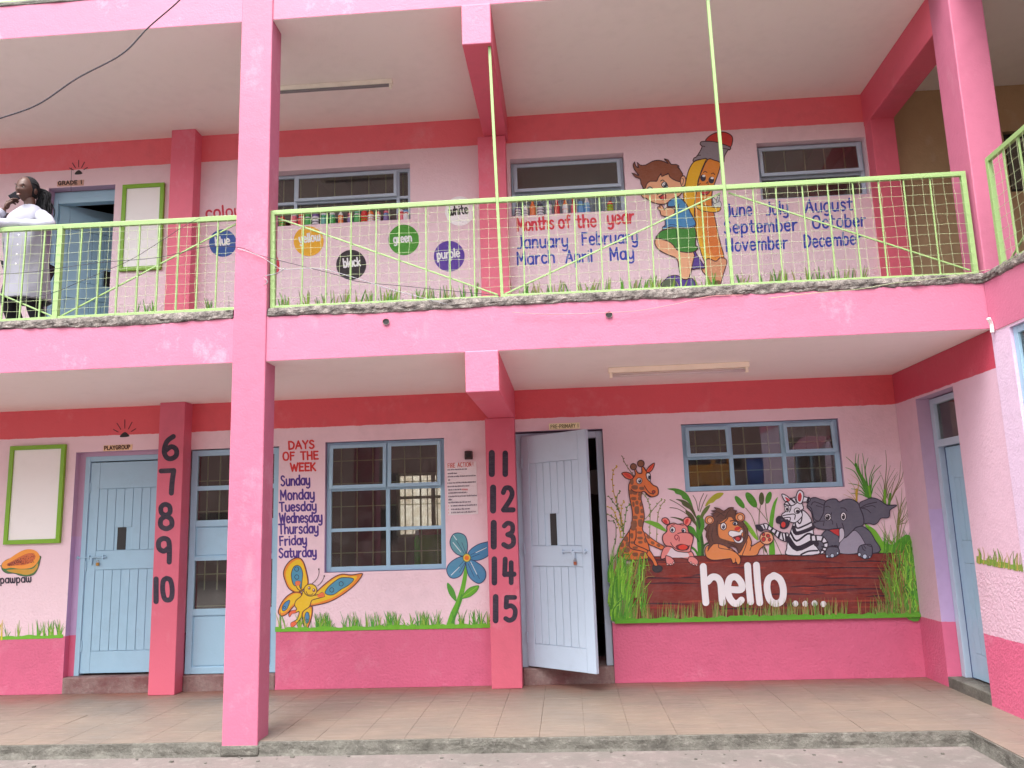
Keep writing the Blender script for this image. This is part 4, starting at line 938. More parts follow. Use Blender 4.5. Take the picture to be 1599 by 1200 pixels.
# giraffe
GO, GB = (222, 116, 56), (134, 84, 56)
A = Art(D, .0095).T_(940, 700, .1)
A.fill([(270, 1730), (270, 1560), (330, 1430), (430, 1280), (470, 1150), (470, 980), (440, 820), (415, 640), (430, 540), (500, 450), (520, 400), (500, 330), (520, 320), (560, 390), (620, 390), (620, 300), (645, 295), (690, 360), (740, 420), (750, 520), (800, 580), (860, 610), (880, 680), (860, 740), (760, 765), (700, 730), (660, 680), (620, 700), (610, 800), (640, 920), (660, 1080), (630, 1260), (670, 1340), (720, 1500), (740, 1600), (700, 1730)], GO, out=OUT, ow=1.6, n=3)
for x, y, r_ in ((490, 293, 48), (606, 243, 52)): A.ell(x, y, r_, r_, GB, OUT, 1.5)
A.fill([(310, 395), (370, 378), (440, 400), (490, 460), (440, 490), (370, 470), (330, 430)], (226, 100, 70), out=OUT, ow=1.3); A.fill([(335, 402), (390, 395), (440, 430), (455, 468), (400, 452)], (214, 60, 50))
A.fill([(820, 240), (770, 260), (710, 320), (690, 370), (740, 380), (790, 330)], (226, 100, 70), out=OUT, ow=1.3); A.fill([(800, 262), (750, 300), (715, 365), (760, 330)], (214, 60, 50))
A.ell(580, 512, 44, 46, WHT, BLK, 1.1); A.ell(588, 514, 25, 29, (40, 44, 70)); A.ell(580, 500, 8, 9, WHT); A.fill([(690, 400), (740, 395), (758, 450), (745, 520), (700, 470)], WHT, out=BLK, ow=1.4); A.ell(735, 460, 18, 34, (30, 36, 60))
for x, y, a, b_ in ((465, 530, 28, 44), (510, 615, 50, 34), (622, 630, 40, 26), (450, 690, 32, 34), (515, 705, 34, 26), (590, 730, 26, 34), (495, 790, 42, 26), (585, 790, 24, 26), (545, 855, 24, 32), (490, 880, 18, 40), (605, 880, 18, 34), (545, 970, 36, 62), (625, 985, 24, 34), (515, 1085, 40, 28), (620, 1075, 28, 24), (500, 1190, 46, 60), (600, 1170, 38, 60), (485, 1260, 34, 28), (465, 1370, 24, 42), (590, 1320, 40, 22), (595, 1405, 44, 22), (600, 1470, 34, 22), (375, 1420, 36, 40), (310, 1510, 34, 36), (400, 1500, 30, 40), (520, 1555, 40, 20), (380, 1590, 54, 40), (310, 1660, 36, 34), (520, 1660, 44, 30), (630, 1660, 36, 30), (680, 1440, 24, 40), (480, 1475, 36, 20)): A.fill([(x-a, y-b_*.7), (x-a*.2, y-b_), (x+a*.8, y-b_*.85), (x+a, y+b_*.3), (x+a*.5, y+b_), (x-a*.6, y+b_*.9), (x-a*1.05, y+b_*.2)], GB, n=2)
A.line([(450, 640), (500, 680), (590, 690), (660, 680), (720, 730), (770, 760)], OUT, 1.3); A.line([(660, 590), (690, 640), (740, 700), (800, 720)], OUT, 1.4); A.ell(805, 685, 24, 22, (170, 50, 40), OUT, 1.2)
A.line([(430, 1280), (430, 1440), (440, 1560), (620, 1610), (720, 1660), (780, 1780)], OUT, 1.5); A.line([(530, 1260), (530, 1400), (510, 1500), (700, 1590), (800, 1690), (850, 1780)], OUT, 1.5)
A.fill([(660, 1320), (760, 1400), (860, 1470), (970, 1540), (940, 1590), (820, 1540), (720, 1490)], GO, out=OUT, ow=1.4)
for x, y in ((720, 1390), (790, 1480), (880, 1520)): A.ell(x, y, 34, 24, GB, rot=.6)
A.fill([(740, 1600), (810, 1700), (870, 1830), (830, 1860), (780, 1760), (700, 1660)], GO, out=OUT, ow=1.4); A.fill([(800, 1830), (840, 1845), (880, 1835), (935, 1860), (930, 1910), (880, 1935), (820, 1930), (790, 1890)], (40, 34, 44), out=BLK)
A.build('giraffe', MU, 'orange spotted painted giraffe at the left of the mural')
# log
A = Art(D, .0068)
A.fill([(984, 870), (1395, 864), (1420, 900), (1440, 962), (980, 968), (988, 900)], (122, 40, 30), False)
rnd = random.Random(8)
for i in range(64):
    x = rnd.uniform(985, 1360); y = rnd.uniform(874, 955); l = rnd.uniform(24, 90)
    A.line([(x, y), (x+l*.5, y+rnd.uniform(-2, 2)), (min(x+l, 1410), y+rnd.uniform(-1, 1))], rnd.choice([(146, 46, 34), (112, 32, 32), (96, 26, 32), (154, 54, 36)]), rnd.uniform(1, 3.5), taper=lambda t: .15+math.sin(t*math.pi), n=3)
for x0, x1, y in ((984, 1050, 876), (990, 1050, 904), (1080, 1110, 899), (1060, 1100, 903), (985, 1000, 890), (1180, 1290, 877), (1230, 1280, 917), (1250, 1395, 888), (1280, 1395, 904), (1270, 1340, 915), (1000, 1095, 912), (1300, 1410, 921), (1190, 1270, 929), (1320, 1390, 878), (980, 1080, 944), (1110, 1200, 952), (1350, 1400, 932)): A.line([(x0, y), ((x0+x1)/2, y-1.5), (x1, y)], (58, 16, 32), 2.2, taper=lambda t: .1+math.sin(t*math.pi))
A.line([(984, 870), (1200, 867), (1396, 864)], (60, 16, 20), 1.2)
A.build('log', MU, 'dark red painted log carrying the word hello')
# hippo
HP, HR = (226, 136, 132), (206, 52, 52)
A = Art(D, .0120).T_(940, 790, .1)
A.fill([(920, 830), (940, 700), (990, 640), (1080, 640), (1330, 700), (1400, 720), (1430, 800), (1330, 830), (1160, 800), (1040, 800)], HP, out=OUT); A.fill([(1030, 800), (1040, 720), (1090, 660), (1180, 710), (1310, 720), (1340, 800)], (222, 206, 214))
for pts, p2 in (([(1040, 290), (990, 290), (935, 240), (945, 200), (1000, 190), (1050, 240)], [(1020, 285), (975, 270), (955, 230), (985, 215), (1015, 240)]), ([(1280, 290), (1270, 220), (1320, 180), (1380, 200), (1385, 260), (1330, 320)], [(1295, 290), (1300, 230), (1340, 200), (1350, 240), (1320, 290)])): A.fill(pts, (232, 130, 120), out=OUT, ow=1.5); A.fill(p2, HR)
A.fill([(1050, 290), (1120, 272), (1180, 290), (1260, 285), (1330, 330), (1350, 410), (1420, 460), (1415, 560), (1390, 640), (1370, 720), (1240, 722), (1150, 700), (1080, 640), (990, 620), (945, 540), (950, 460), (1010, 400), (1010, 330)], HP, out=OUT, ow=1.6)
A.fill([(1150, 640), (1230, 600), (1330, 620), (1360, 640), (1320, 690), (1220, 690)], (130, 26, 40), out=OUT, ow=1); A.fill([(1190, 640), (1270, 605), (1330, 640), (1310, 680), (1220, 682)], (222, 60, 46))
A.ell(1100, 375, 42, 46, WHT, BLK, 1.1); A.ell(1094, 380, 22, 28, (36, 38, 60)); A.ell(1275, 388, 32, 34, WHT, BLK, 1.1); A.ell(1266, 394, 20, 24, (36, 38, 60))
A.line([(1180, 435), (1250, 420), (1360, 430), (1415, 480)], OUT, 1.3); A.line([(1070, 575), (1110, 640), (1200, 690), (1300, 690), (1370, 620)], OUT, 1.2); A.line([(1200, 550), (1200, 490), (1160, 455), (1130, 490), (1160, 535), (1180, 500)], (150, 40, 60), 1.5); A.line([(1080, 310), (1130, 295)], OUT, 1); A.line([(1210, 295), (1270, 310)], OUT, 1)
A.fill([(990, 820), (1000, 780), (1070, 800), (1120, 850), (1130, 890), (1100, 925), (1060, 925), (1020, 930), (1000, 890)], HP, out=OUT, ow=1.3); A.fill([(1340, 850), (1360, 800), (1430, 800), (1490, 850), (1495, 910), (1440, 935), (1390, 910), (1350, 880)], HP, out=OUT, ow=1.3)
for x, y in ((1020, 915), (1070, 915), (1115, 890), (1385, 890), (1425, 915), (1475, 925)): A.ell(x, y, 15, 14, (240, 200, 196), OUT, .8, n=10)
A.build('hippo', MU, 'pink painted hippo with its feet over the log')
# lion
LO, LB = (222, 138, 78), (98, 60, 46)
A = Art(D, .0135).T_(1080, 760, .1)
A.fill([(860, 760), (930, 860), (930, 930), (1080, 850), (1140, 900), (1060, 980), (1000, 1075), (770, 1080), (720, 1040)], LO, out=OUT)
A.fill([(210, 1060), (205, 980), (250, 920), (400, 890), (600, 960), (700, 1040), (760, 1120), (750, 1200), (710, 1220), (690, 1180), (640, 1200), (610, 1130), (560, 1130), (350, 1150), (250, 1120)], LO, out=OUT); A.line([(680, 1130), (680, 1190)], OUT, 1.2); A.line([(420, 900), (430, 960), (600, 990), (720, 1050)], OUT, 1.2); A.line([(860, 860), (830, 960), (780, 1080)], OUT, 1.2); A.line([(905, 1000), (930, 930)], OUT, 1.2)
A.fill([(350, 330), (430, 345), (500, 385), (570, 335), (650, 330), (640, 365), (700, 380), (680, 420), (760, 480), (800, 560), (870, 660), (870, 800), (820, 900), (740, 1040), (690, 960), (590, 930), (590, 970), (470, 900), (330, 900), (245, 1010), (270, 900), (220, 780), (230, 700), (195, 660), (250, 600), (270, 480), (350, 450), (295, 430), (370, 410), (300, 380), (380, 370)], LB, out=OUT, n=2, ow=1.2)
for x, y, r_ in ((275, 525, 72), (750, 480, 76)): A.ell(x, y, r_, r_*.92, LO, OUT, 1.3); A.ell(x+5, y+5, r_*.55, r_*.6, (230, 176, 140), OUT, 1)
A.fill([(590, 480), (640, 510), (690, 590), (760, 640), (800, 700), (760, 860), (640, 860), (520, 830), (430, 790), (410, 690), (420, 590), (480, 540)], LO)
for pts in ([(330, 640), (310, 760), (330, 860)], [(280, 620), (250, 740), (280, 860)], [(380, 480), (440, 430), (520, 400)], [(520, 500), (560, 400), (600, 360)], [(800, 620), (840, 740), (800, 860)], [(700, 880), (760, 860), (800, 800)], [(400, 540), (380, 640), (400, 760)], [(560, 880), (660, 920), (720, 980)], [(350, 380), (430, 410), (500, 460)]): A.line(pts, (60, 32, 30), 1.1)
A.ell(492, 622, 46, 56, WHT, BLK, 1.3); A.ell(492, 628, 25, 34, (40, 46, 76)); A.ell(484, 612, 8, 10, WHT); A.ell(676, 578, 36, 30, WHT, BLK, 1.2); A.ell(672, 582, 20, 24, (40, 46, 76))
A.line([(430, 580), (500, 560), (560, 500)], (60, 30, 30), 1.6); A.line([(600, 540), (660, 530), (700, 550)], (60, 30, 30), 1.6)
A.fill([(665, 655), (700, 630), (760, 635), (740, 670), (700, 690), (670, 680)], (206, 50, 46)); A.fill([(570, 730), (600, 690), (690, 700), (740, 710), (770, 670), (800, 700), (770, 750), (800, 830), (760, 880), (680, 870), (630, 790), (590, 770)], WHT, out=(60, 60, 80), ow=1); A.fill([(640, 790), (700, 770), (770, 760), (775, 820), (730, 860), (680, 840)], (90, 22, 34)); A.ell(715, 815, 34, 26, (204, 60, 60))
A.ell(1165, 805, 106, 100, (232, 168, 130), OUT, 1.6)
for x, y, a, b_ in ((1118, 750, 20, 24), (1188, 770, 30, 26), (1118, 825, 30, 36), (1212, 830, 22, 24)): A.ell(x, y, a, b_, (196, 50, 46), OUT, 1, rot=.3)
A.build('lion', MU, 'orange painted lion with brown mane waving a paw')
# elephant
EG, EO = (92, 92, 108), (34, 26, 48)
A = Art(D, .0130).T_(1260, 760, .1)
A.fill([(270, 700), (340, 690), (470, 760), (520, 800), (720, 660), (850, 620), (960, 690), (1050, 830), (1110, 1030), (500, 1040), (470, 930), (330, 940), (180, 1040), (120, 920)], EG, out=EO); A.fill([(500, 900), (570, 810), (720, 690), (790, 720), (850, 800), (900, 910), (820, 930), (780, 1040), (510, 1040)], (156, 152, 170), out=EO, ow=1)
A.fill([(0, 290), (40, 200), (110, 172), (200, 200), (290, 250), (300, 500), (200, 540), (110, 560), (60, 400), (0, 330)], EG, out=EO); A.line([(60, 290), (110, 240), (250, 290)], EO, 1.3); A.line([(140, 300), (230, 325)], EO, 1)
A.fill([(810, 270), (900, 215), (1010, 180), (1120, 210), (1240, 290), (1395, 295), (1290, 370), (1270, 480), (1150, 495), (1100, 560), (1040, 595), (960, 575), (870, 570), (820, 420)], EG, out=EO); A.line([(830, 330), (930, 280), (1080, 245)], EO, 1.4); A.line([(830, 340), (1000, 300), (1060, 325)], EO, 1.2); A.line([(850, 340), (930, 360), (990, 415)], EO, 1.2)
A.fill([(500, 240), (440, 195), (340, 205), (270, 260), (255, 400), (220, 480), (180, 540), (110, 560), (90, 590), (150, 650), (300, 675), (440, 660), (560, 660), (580, 800), (700, 700), (760, 640), (870, 600), (875, 480), (820, 330), (790, 260), (700, 205), (600, 200)], EG, out=EO, ow=1.7)
A.line([(0, 300), (60, 340), (90, 460), (120, 520), (180, 540), (270, 540)], EO, 1.3); A.line([(120, 570), (150, 540)], EO, 1.2); A.line([(260, 560), (250, 610)], EO, 1.2); A.line([(345, 500), (390, 540), (395, 590)], EO, 1.2); A.line([(500, 245), (560, 205)], EO, 1.4); A.line([(280, 320), (320, 308), (360, 330)], EO, 1.2); A.line([(520, 335), (580, 340), (620, 385)], EO, 1.2); A.line([(540, 570), (570, 660), (575, 800)], EO, 1.3); A.line([(455, 580), (470, 650)], EO, 1.3)
A.fill([(350, 680), (430, 665), (500, 670), (500, 770), (430, 745), (380, 710)], (196, 44, 44), out=EO, ow=1); A.fill([(500, 670), (560, 660), (575, 790), (490, 880), (500, 780)], (196, 190, 204), out=EO, ow=1)
A.ell(320, 478, 52, 56, WHT, EO, 1.3); A.ell(316, 482, 36, 42, (26, 22, 36)); A.ell(306, 462, 9, 9, WHT); A.ell(562, 468, 44, 66, WHT, EO, 1.3); A.ell(562, 472, 26, 44, (26, 22, 36)); A.ell(550, 450, 8, 10, WHT); A.line([(360, 470), (378, 410)], EO, 1.3)
A.fill([(290, 1000), (320, 950), (400, 940), (480, 960), (500, 1040), (440, 1090), (340, 1110), (290, 1080)], EG, out=EO); A.fill([(790, 1000), (820, 930), (900, 905), (1000, 920), (1010, 1060), (960, 1120), (880, 1125), (800, 1070)], EG, out=EO)
for x, y, a, b_ in ((310, 1088, 20, 20), (388, 1078, 30, 30), (470, 1040, 16, 22), (812, 1062, 24, 28), (895, 1092, 34, 36), (972, 1100, 16, 14)): A.ell(x, y, a, b_, (190, 204, 222), EO, 1)
for pts in ([(850, 930), (870, 980), (900, 1000)], [(880, 925), (910, 965)], [(930, 915), (1010, 945)]): A.line(pts, EO, 1.1)
A.build('elephant', MU, 'grey painted elephant with its trunk over the zebra')
# zebra
A = Art(D, .0155).T_(1180, 760, .1); ZW, ZB = (226, 226, 236), (30, 22, 44)
A.fill([(600, 540), (540, 700), (490, 860), (480, 960), (495, 1070), (975, 1055), (930, 920), (900, 760), (860, 520), (760, 390), (700, 400)], ZW, out=ZB, ow=1.5)
A.fill([(500, 735), (420, 725), (330, 690), (240, 640), (160, 580), (60, 600), (0, 605), (15, 660), (80, 700), (150, 665), (260, 720), (350, 810), (480, 858)], ZW, out=ZB, ow=1.5); A.fill([(60, 598), (0, 605), (12, 660), (80, 703), (115, 660)], ZB)
for pts, w2 in (([(115, 590), (140, 650)], 2.2), ([(195, 600), (180, 655)], 2.4), ([(260, 650), (235, 690)], 3), ([(320, 690), (290, 750)], 3), ([(375, 715), (350, 800)], 3.5), ([(405, 725), (430, 840)], 2.2), ([(460, 735), (470, 850)], 3)): A.line(pts, ZB, w2, False)
for pts, w2 in (([(605, 560), (640, 650), (760, 610), (860, 560)], 2.6), ([(585, 640), (625, 730), (780, 690), (890, 640)], 6), ([(540, 720), (630, 850), (800, 740), (890, 760)], 3), ([(500, 810), (640, 970), (900, 860), (940, 900)], 8), ([(700, 1062), (820, 1010), (960, 1000)], 2.6), ([(620, 500), (675, 580), (710, 520), (715, 400)], 2)): A.line(pts, ZB, w2, True)
A.fill([(860, 770), (1020, 770), (1090, 830), (1120, 920), (1060, 1030), (1000, 1040), (1060, 920), (1000, 850), (870, 850)], ZW, out=ZB, ow=1.5)
for pts in ([(930, 770), (940, 855)], [(1045, 790), (1020, 860)], [(1115, 870), (1050, 890)], [(1105, 960), (1030, 940)], [(1070, 1010), (1015, 985)], [(855, 760), (860, 870)]): A.line(pts, ZB, 2.8, False)
A.fill([(400, 440), (470, 380), (440, 300), (450, 260), (560, 190), (640, 160), (740, 160), (840, 190), (820, 240), (720, 250), (740, 340), (700, 380), (720, 460), (620, 560), (520, 550), (430, 500)], ZW, out=ZB, ow=1.5)
A.fill([(640, 240), (625, 150), (660, 70), (700, 65), (740, 110), (735, 200), (700, 270)], ZW, out=ZB, ow=1.5); A.fill([(655, 220), (650, 150), (685, 95), (712, 150), (690, 235)], (200, 50, 60)); A.fill([(400, 125), (460, 135), (530, 200), (490, 235), (440, 220)], ZW, out=ZB, ow=1.5); A.fill([(450, 170), (490, 180), (525, 215), (490, 230)], (200, 50, 60))
for pts, w2 in (([(540, 190), (600, 250)], 3), ([(480, 230), (540, 300)], 2), ([(600, 170), (625, 240)], 1.5), ([(820, 180), (800, 245)], 4), ([(545, 300), (540, 350), (520, 400)], 1.5), ([(420, 455), (500, 440), (605, 435), (600, 510)], 1.6), ([(440, 490), (530, 485), (525, 540)], 1.6), ([(450, 280), (560, 300), (640, 250)], 1.6)): A.line(pts, ZB, w2, True)
A.ell(640, 380, 46, 44, WHT, ZB, 1.2); A.ell(648, 390, 30, 26, ZB); A.ell(480, 350, 34, 46, WHT, ZB, 1.2); A.ell(484, 356, 20, 28, ZB)
A.fill([(310, 500), (350, 460), (410, 470), (440, 520), (490, 510), (525, 560), (500, 630), (440, 665), (375, 650), (370, 590), (315, 570)], ZB); A.ell(425, 595, 34, 44, (214, 50, 40)); A.ell(400, 520, 20, 18, (60, 60, 80))
A.build('zebra', MU, 'black and white striped painted zebra between lion and elephant')
# hello....
K = 220/1599
A = Art(D, .0175).T_(1080, 860, K); LW = 10.6
for pts in ([(128, 180), (140, 380), (158, 590)], [(180, 350), (230, 300), (290, 310), (325, 370), (335, 480), (345, 590)], [(430, 440), (555, 440), (560, 370), (500, 300), (430, 320), (405, 420), (420, 520), (470, 590), (520, 595), (560, 560)],
            [(630, 170), (645, 380), (665, 580)], [(730, 165), (745, 380), (768, 590)], [(935, 285), (870, 320), (850, 420), (880, 550), (950, 600), (1020, 560), (1035, 440), (1000, 330), (935, 285), (915, 290)]): A.line(pts, WHT, LW, True, n=6)
for x, y in ((1172, 601), (1282, 603), (1388, 598), (1488, 605)): A.ell(x, y, 33, 35, WHT, n=16)
A.build('lettering', MU, 'large white word hello followed by four dots')
# grass over the log
A = Art(D, .0185); yb2 = lambda x: 972-(x-960)*.0215
rnd = random.Random(21)
GL_ = [(66, 140, 28), (94, 172, 34), (124, 194, 46), (150, 208, 66), (80, 156, 38), (112, 172, 40)]
A.fill([(955, 968), (953, 905), (964, 882), (976, 880), (986, 905), (984, 940), (990, 968)], (86, 156, 34))
for i in range(170):
    x = rnd.uniform(953, 1006) if i > 60 else rnd.uniform(950, 985); y = rnd.uniform(885, 970); l = rnd.uniform(18, 62); k = (x-953)/53
    A.line([(x, y), (x+rnd.uniform(-1, 5), y-l*.5), (x+rnd.uniform(-4, 18), max(y-l, 822+k*60+rnd.uniform(0, 30)))], rnd.choice(GL_ if rnd.random() > k*.55 else [(120, 140, 50), (110, 120, 60), (150, 120, 60)]), rnd.uniform(1.2, 4.6)*(1-.4*k), taper=blade, n=3)
A.fill([(1402, 870), (1424, 872), (1437, 962), (1412, 962), (1412, 915)], (76, 148, 34))
for i in range(170):
    k = rnd.random(); x = 1438-k*58; y = rnd.uniform(878, 965); l = rnd.uniform(16, 60); x = min(x, 1441-(965-y)*.14-3)
    A.line([(x, y), (x-rnd.uniform(-3, 6), y-l*.5), (x-rnd.uniform(-6, 14), max(y-l, 815+k*50+rnd.uniform(0, 30)))], rnd.choice(GL_ if rnd.random() > k*.6 else [(120, 130, 50), (150, 110, 60), (110, 120, 50)]), rnd.uniform(1.2, 4.8)*(1-.45*k), taper=blade, n=3)
for i in range(50):
    x = rnd.uniform(1400, 1432); y = rnd.uniform(872, 955); A.line([(x, y), (x+rnd.uniform(-6, 6), y+rnd.uniform(4, 16))], rnd.choice([(120, 180, 44), (44, 110, 30), (150, 190, 70)]), rnd.uniform(.8, 2), False)
grass(A, 985, 1420, yb2, 8, 34, 210, [(96, 130, 50), (130, 140, 60), (150, 140, 80), (90, 150, 40), (170, 130, 80)], 12, 1.5, 4)
for i in range(46):
    x = rnd.uniform(1370, 1412); y = rnd.uniform(900, 955); A.line([(x, y), (x-rnd.uniform(2, 10), y-rnd.uniform(8, 30))], rnd.choice([(120, 130, 50), (90, 140, 40), (150, 110, 70)]), 1.3, False, taper=blade)
strip(A, 960, 1443, yb2, 6, (86, 160, 24))
A.build('painted_grass', MU, 'painted grass in front of the log')

A = Art(XR, axis=0); rnd = random.Random(31); yr2 = lambda x: 877+(x-1524)*.19
strip(A, 1525, 1620, yr2, 7, (120, 150, 50))
for i in range(60):
    x = rnd.uniform(1526, 1615); y = yr2(x)+2; l = rnd.uniform(10, 30); A.line([(x, y), (x+rnd.uniform(-2, 2), y-l*.6), (x+rnd.uniform(-5, 5), y-l)], rnd.choice([(130, 140, 60), (100, 140, 40), (170, 150, 70)]), 1.8, taper=blade, n=3)
A.build('painted_grass', B, 'painted grass strip on the side wall at the right')
# ================================================================ boy and pencil
BP = bpy.data.objects.new('boy_and_pencil_mural', None); COL.objects.link(BP); BP.parent = B; BP.location = Vector((1.5, D, 4.4))-Vector(B.location); BP['label'] = 'upper floor mural of a boy leaning on a giant smiling pencil'
K = 180/1599
A = Art(D).T_(970, 200, K); PY, PO, GRY = (240, 184, 30), (230, 140, 48), (142, 134, 144)
lower = lambda pts: [(x, y+1066) for x, y in pts]
A.fill([(1170, 180), (1230, 110), (1330, 65), (1440, 62), (1530, 110), (1545, 180), (1510, 270), (1400, 225), (1260, 190)], (206, 58, 48), out=OUT)
A.fill([(1095, 230), (1110, 195), (1170, 188), (1300, 195), (1420, 230), (1515, 270), (1505, 305), (1480, 310), (1430, 400), (1420, 480), (1360, 470), (1200, 438), (1080, 440), (1000, 465), (1010, 420), (1050, 395), (1120, 270)], GRY, out=OUT); A.line([(1110, 250), (1160, 260)], OUT, 1.2); A.line([(1050, 385), (1100, 380)], OUT, 1.2); A.line([(1380, 280), (1500, 300)], OUT, 1.2)
A.fill([(1200, 440), (1080, 445), (1000, 480), (940, 580), (905, 700), (880, 820), (860, 960), (900, 1100), (960, 1200), (1010, 1330), (1060, 1560), (1130, 1800), (1170, 1840), (1150, 1500), (1110, 1100), (1060, 800), (1100, 640)], PY, out=OUT, ow=1.5, n=3)
A.fill([(1200, 440), (1290, 450), (1375, 490), (1350, 620), (1300, 760), (1260, 900), (1260, 1080), (1290, 1200), (1350, 1500), (1430, 1810), (1370, 1810), (1310, 1850), (1220, 1820), (1170, 1840), (1110, 1500), (1030, 1250), (1020, 1100), (1040, 900), (1070, 750), (1110, 620)], PO, out=OUT, ow=1.5, n=3)
A.fill([(1030, 1240), (1110, 1260), (1130, 1500), (1160, 1700), (1250, 1790), (1230, 1830), (1170, 1840), (1110, 1560)], (232, 168, 40)); A.fill([(1180, 1180), (1270, 1180), (1330, 1500), (1400, 1780), (1330, 1790), (1280, 1780), (1180, 1500)], (222, 120, 44))
A.fill([(1170, 1840), (1220, 1815), (1310, 1852), (1370, 1805), (1440, 1815), (1465, 1870), (1420, 2020), (1370, 2180), (1290, 2200), (1200, 2080), (1110, 1960), (1150, 1900)], (218, 152, 112), out=OUT, ow=1.5, n=3); A.fill([(1290, 2130), (1370, 2120), (1370, 2180), (1290, 2200)], (120, 90, 50))
A.line([(1180, 440), (1110, 600), (1060, 790), (1020, 1050), (1015, 1250)], OUT, 1.4)
A.ell(1135, 695, 40, 48, (40, 32, 56)); A.ell(1250, 725, 40, 48, (40, 32, 56)); A.ell(1145, 668, 22, 16, WHT); A.ell(1262, 698, 22, 16, WHT); A.line([(1140, 620), (1165, 605), (1190, 622)], OUT, 1.2); A.line([(1250, 640), (1275, 628), (1298, 650)], OUT, 1.2); A.line([(1180, 770), (1200, 750), (1205, 790)], OUT, 1.2)
A.fill([(1090, 850), (1150, 865), (1220, 850), (1225, 890), (1180, 930), (1120, 920)], (206, 46, 60), out=OUT, ow=1.4); A.line([(1060, 800), (1100, 770)], OUT, 1.2)
A.fill([(1040, 1060), (1110, 1070), (1200, 1085), (1300, 1105), (1370, 1100), (1380, 1130), (1340, 1165), (1240, 1170), (1120, 1150), (1050, 1110)], PY, out=OUT, ow=1.4)
for pts in ([(1290, 1100), (1270, 1020), (1330, 1000), (1385, 1040), (1380, 1100), (1340, 1100)], [(1290, 1050), (1265, 990), (1285, 970), (1325, 1030)], [(1320, 1020), (1340, 950), (1360, 935), (1365, 960), (1345, 1030)]): A.fill(pts, (214, 218, 216), out=(80, 80, 100), ow=1)
A.build('pencil', BP, 'giant orange painted pencil with a smiling face')
A = Art(D, .0075).T_(970, 200, K); SK, SH, TS, HB = (238, 176, 136), (56, 136, 40), (72, 142, 196), (140, 78, 50)
A.fill([(980, 1950), (1010, 1720), (1060, 1780), (1140, 1900), (1150, 1950), (1050, 1955)], (84, 54, 146), out=OUT, ow=1.3)
A.fill([(480, 1540), (560, 1550), (700, 1600), (780, 1700), (1000, 1730), (990, 1880), (940, 2080), (880, 2105), (830, 2080), (800, 1950), (770, 1820), (640, 1760), (530, 1700), (470, 1620)], SK, out=OUT, ow=1.6, n=3)
A.fill([(570, 2200), (600, 2120), (650, 2070), (720, 2050), (790, 2055), (850, 2100), (900, 2110), (980, 2090), (1010, 2200)], (84, 54, 146), out=OUT, ow=1.3); A.fill([(580, 2200), (620, 2110), (740, 2105), (750, 2200)], (90, 104, 80))
A.fill([(590, 1420), (520, 1470), (480, 1530), (560, 1545), (690, 1600), (780, 1700), (880, 1730), (1000, 1725), (1060, 1680), (1055, 1650), (1030, 1620), (1020, 1390), (800, 1390)], SH, out=OUT, ow=1.6, n=3); A.line([(760, 1420), (775, 1560), (790, 1690)], (30, 80, 30), 1.4)
A.fill([(680, 980), (740, 960), (820, 980), (900, 1060), (960, 1180), (1020, 1290), (1030, 1360), (960, 1395), (800, 1395), (680, 1380), (580, 1420), (575, 1380), (610, 1350), (605, 1240), (640, 1180), (740, 1150), (740, 1100), (640, 1090)], TS, out=OUT, ow=1.6, n=3); A.line([(600, 1380), (700, 1345), (900, 1390), (1020, 1350)], (40, 80, 130), 1.3); A.line([(740, 1080), (780, 1140), (800, 1060)], OUT, 1.3)
A.fill([(630, 1110), (720, 1120), (740, 1180), (680, 1230), (600, 1230), (550, 1210), (540, 1160), (510, 1130), (510, 1100), (540, 1105), (530, 1080), (560, 1080), (585, 1110), (600, 1140)], SK, out=OUT, ow=1.4, n=3)
A.fill([(300, 860), (275, 920), (300, 970), (350, 985), (420, 1030), (520, 1060), (620, 1055), (700, 990), (800, 950), (850, 880), (840, 760), (640, 640), (500, 640), (400, 680), (330, 760)], SK, out=OUT, ow=1.6, n=3)
A.fill([(325, 860), (275, 780), (265, 715), (200, 690), (150, 630), (210, 655), (245, 665), (180, 580), (165, 520), (185, 480), (200, 530), (240, 560), (220, 480), (260, 520), (340, 520), (430, 470), (520, 455), (600, 475), (650, 500), (620, 460), (595, 440), (650, 450), (690, 510), (760, 512), (805, 540), (780, 540), (850, 640), (840, 740), (800, 750), (720, 720), (670, 680), (650, 640), (560, 680), (555, 640), (510, 700), (490, 745), (400, 745), (350, 790)], HB, out=OUT, n=2, ow=1.5)
A.fill([(820, 750), (830, 690), (870, 670), (895, 720), (880, 800), (845, 820)], SK, out=OUT, ow=1.4); A.line([(850, 790), (865, 720), (840, 710)], OUT, 1)
A.fill([(560, 790), (590, 755), (625, 770), (645, 830), (590, 830), (570, 815)], WHT, out=BLK, ow=1.4); A.ell(610, 805, 26, 32, (40, 46, 70)); A.ell(600, 792, 8, 9, WHT); A.fill([(360, 850), (390, 822), (430, 840), (420, 865), (380, 865)], (200, 206, 190), out=BLK, ow=1.2); A.line([(545, 745), (570, 728), (595, 738)], OUT, 1.3)
A.fill([(530, 970), (570, 940), (605, 915), (620, 960), (610, 995), (570, 998)], (200, 50, 50), out=OUT, ow=1.2); A.line([(520, 960), (560, 940), (600, 900)], OUT, 1.4); A.line([(500, 935), (540, 905)], OUT, 1.2)
A.build('boy', BP, 'painted winking boy in blue shirt and green shorts')
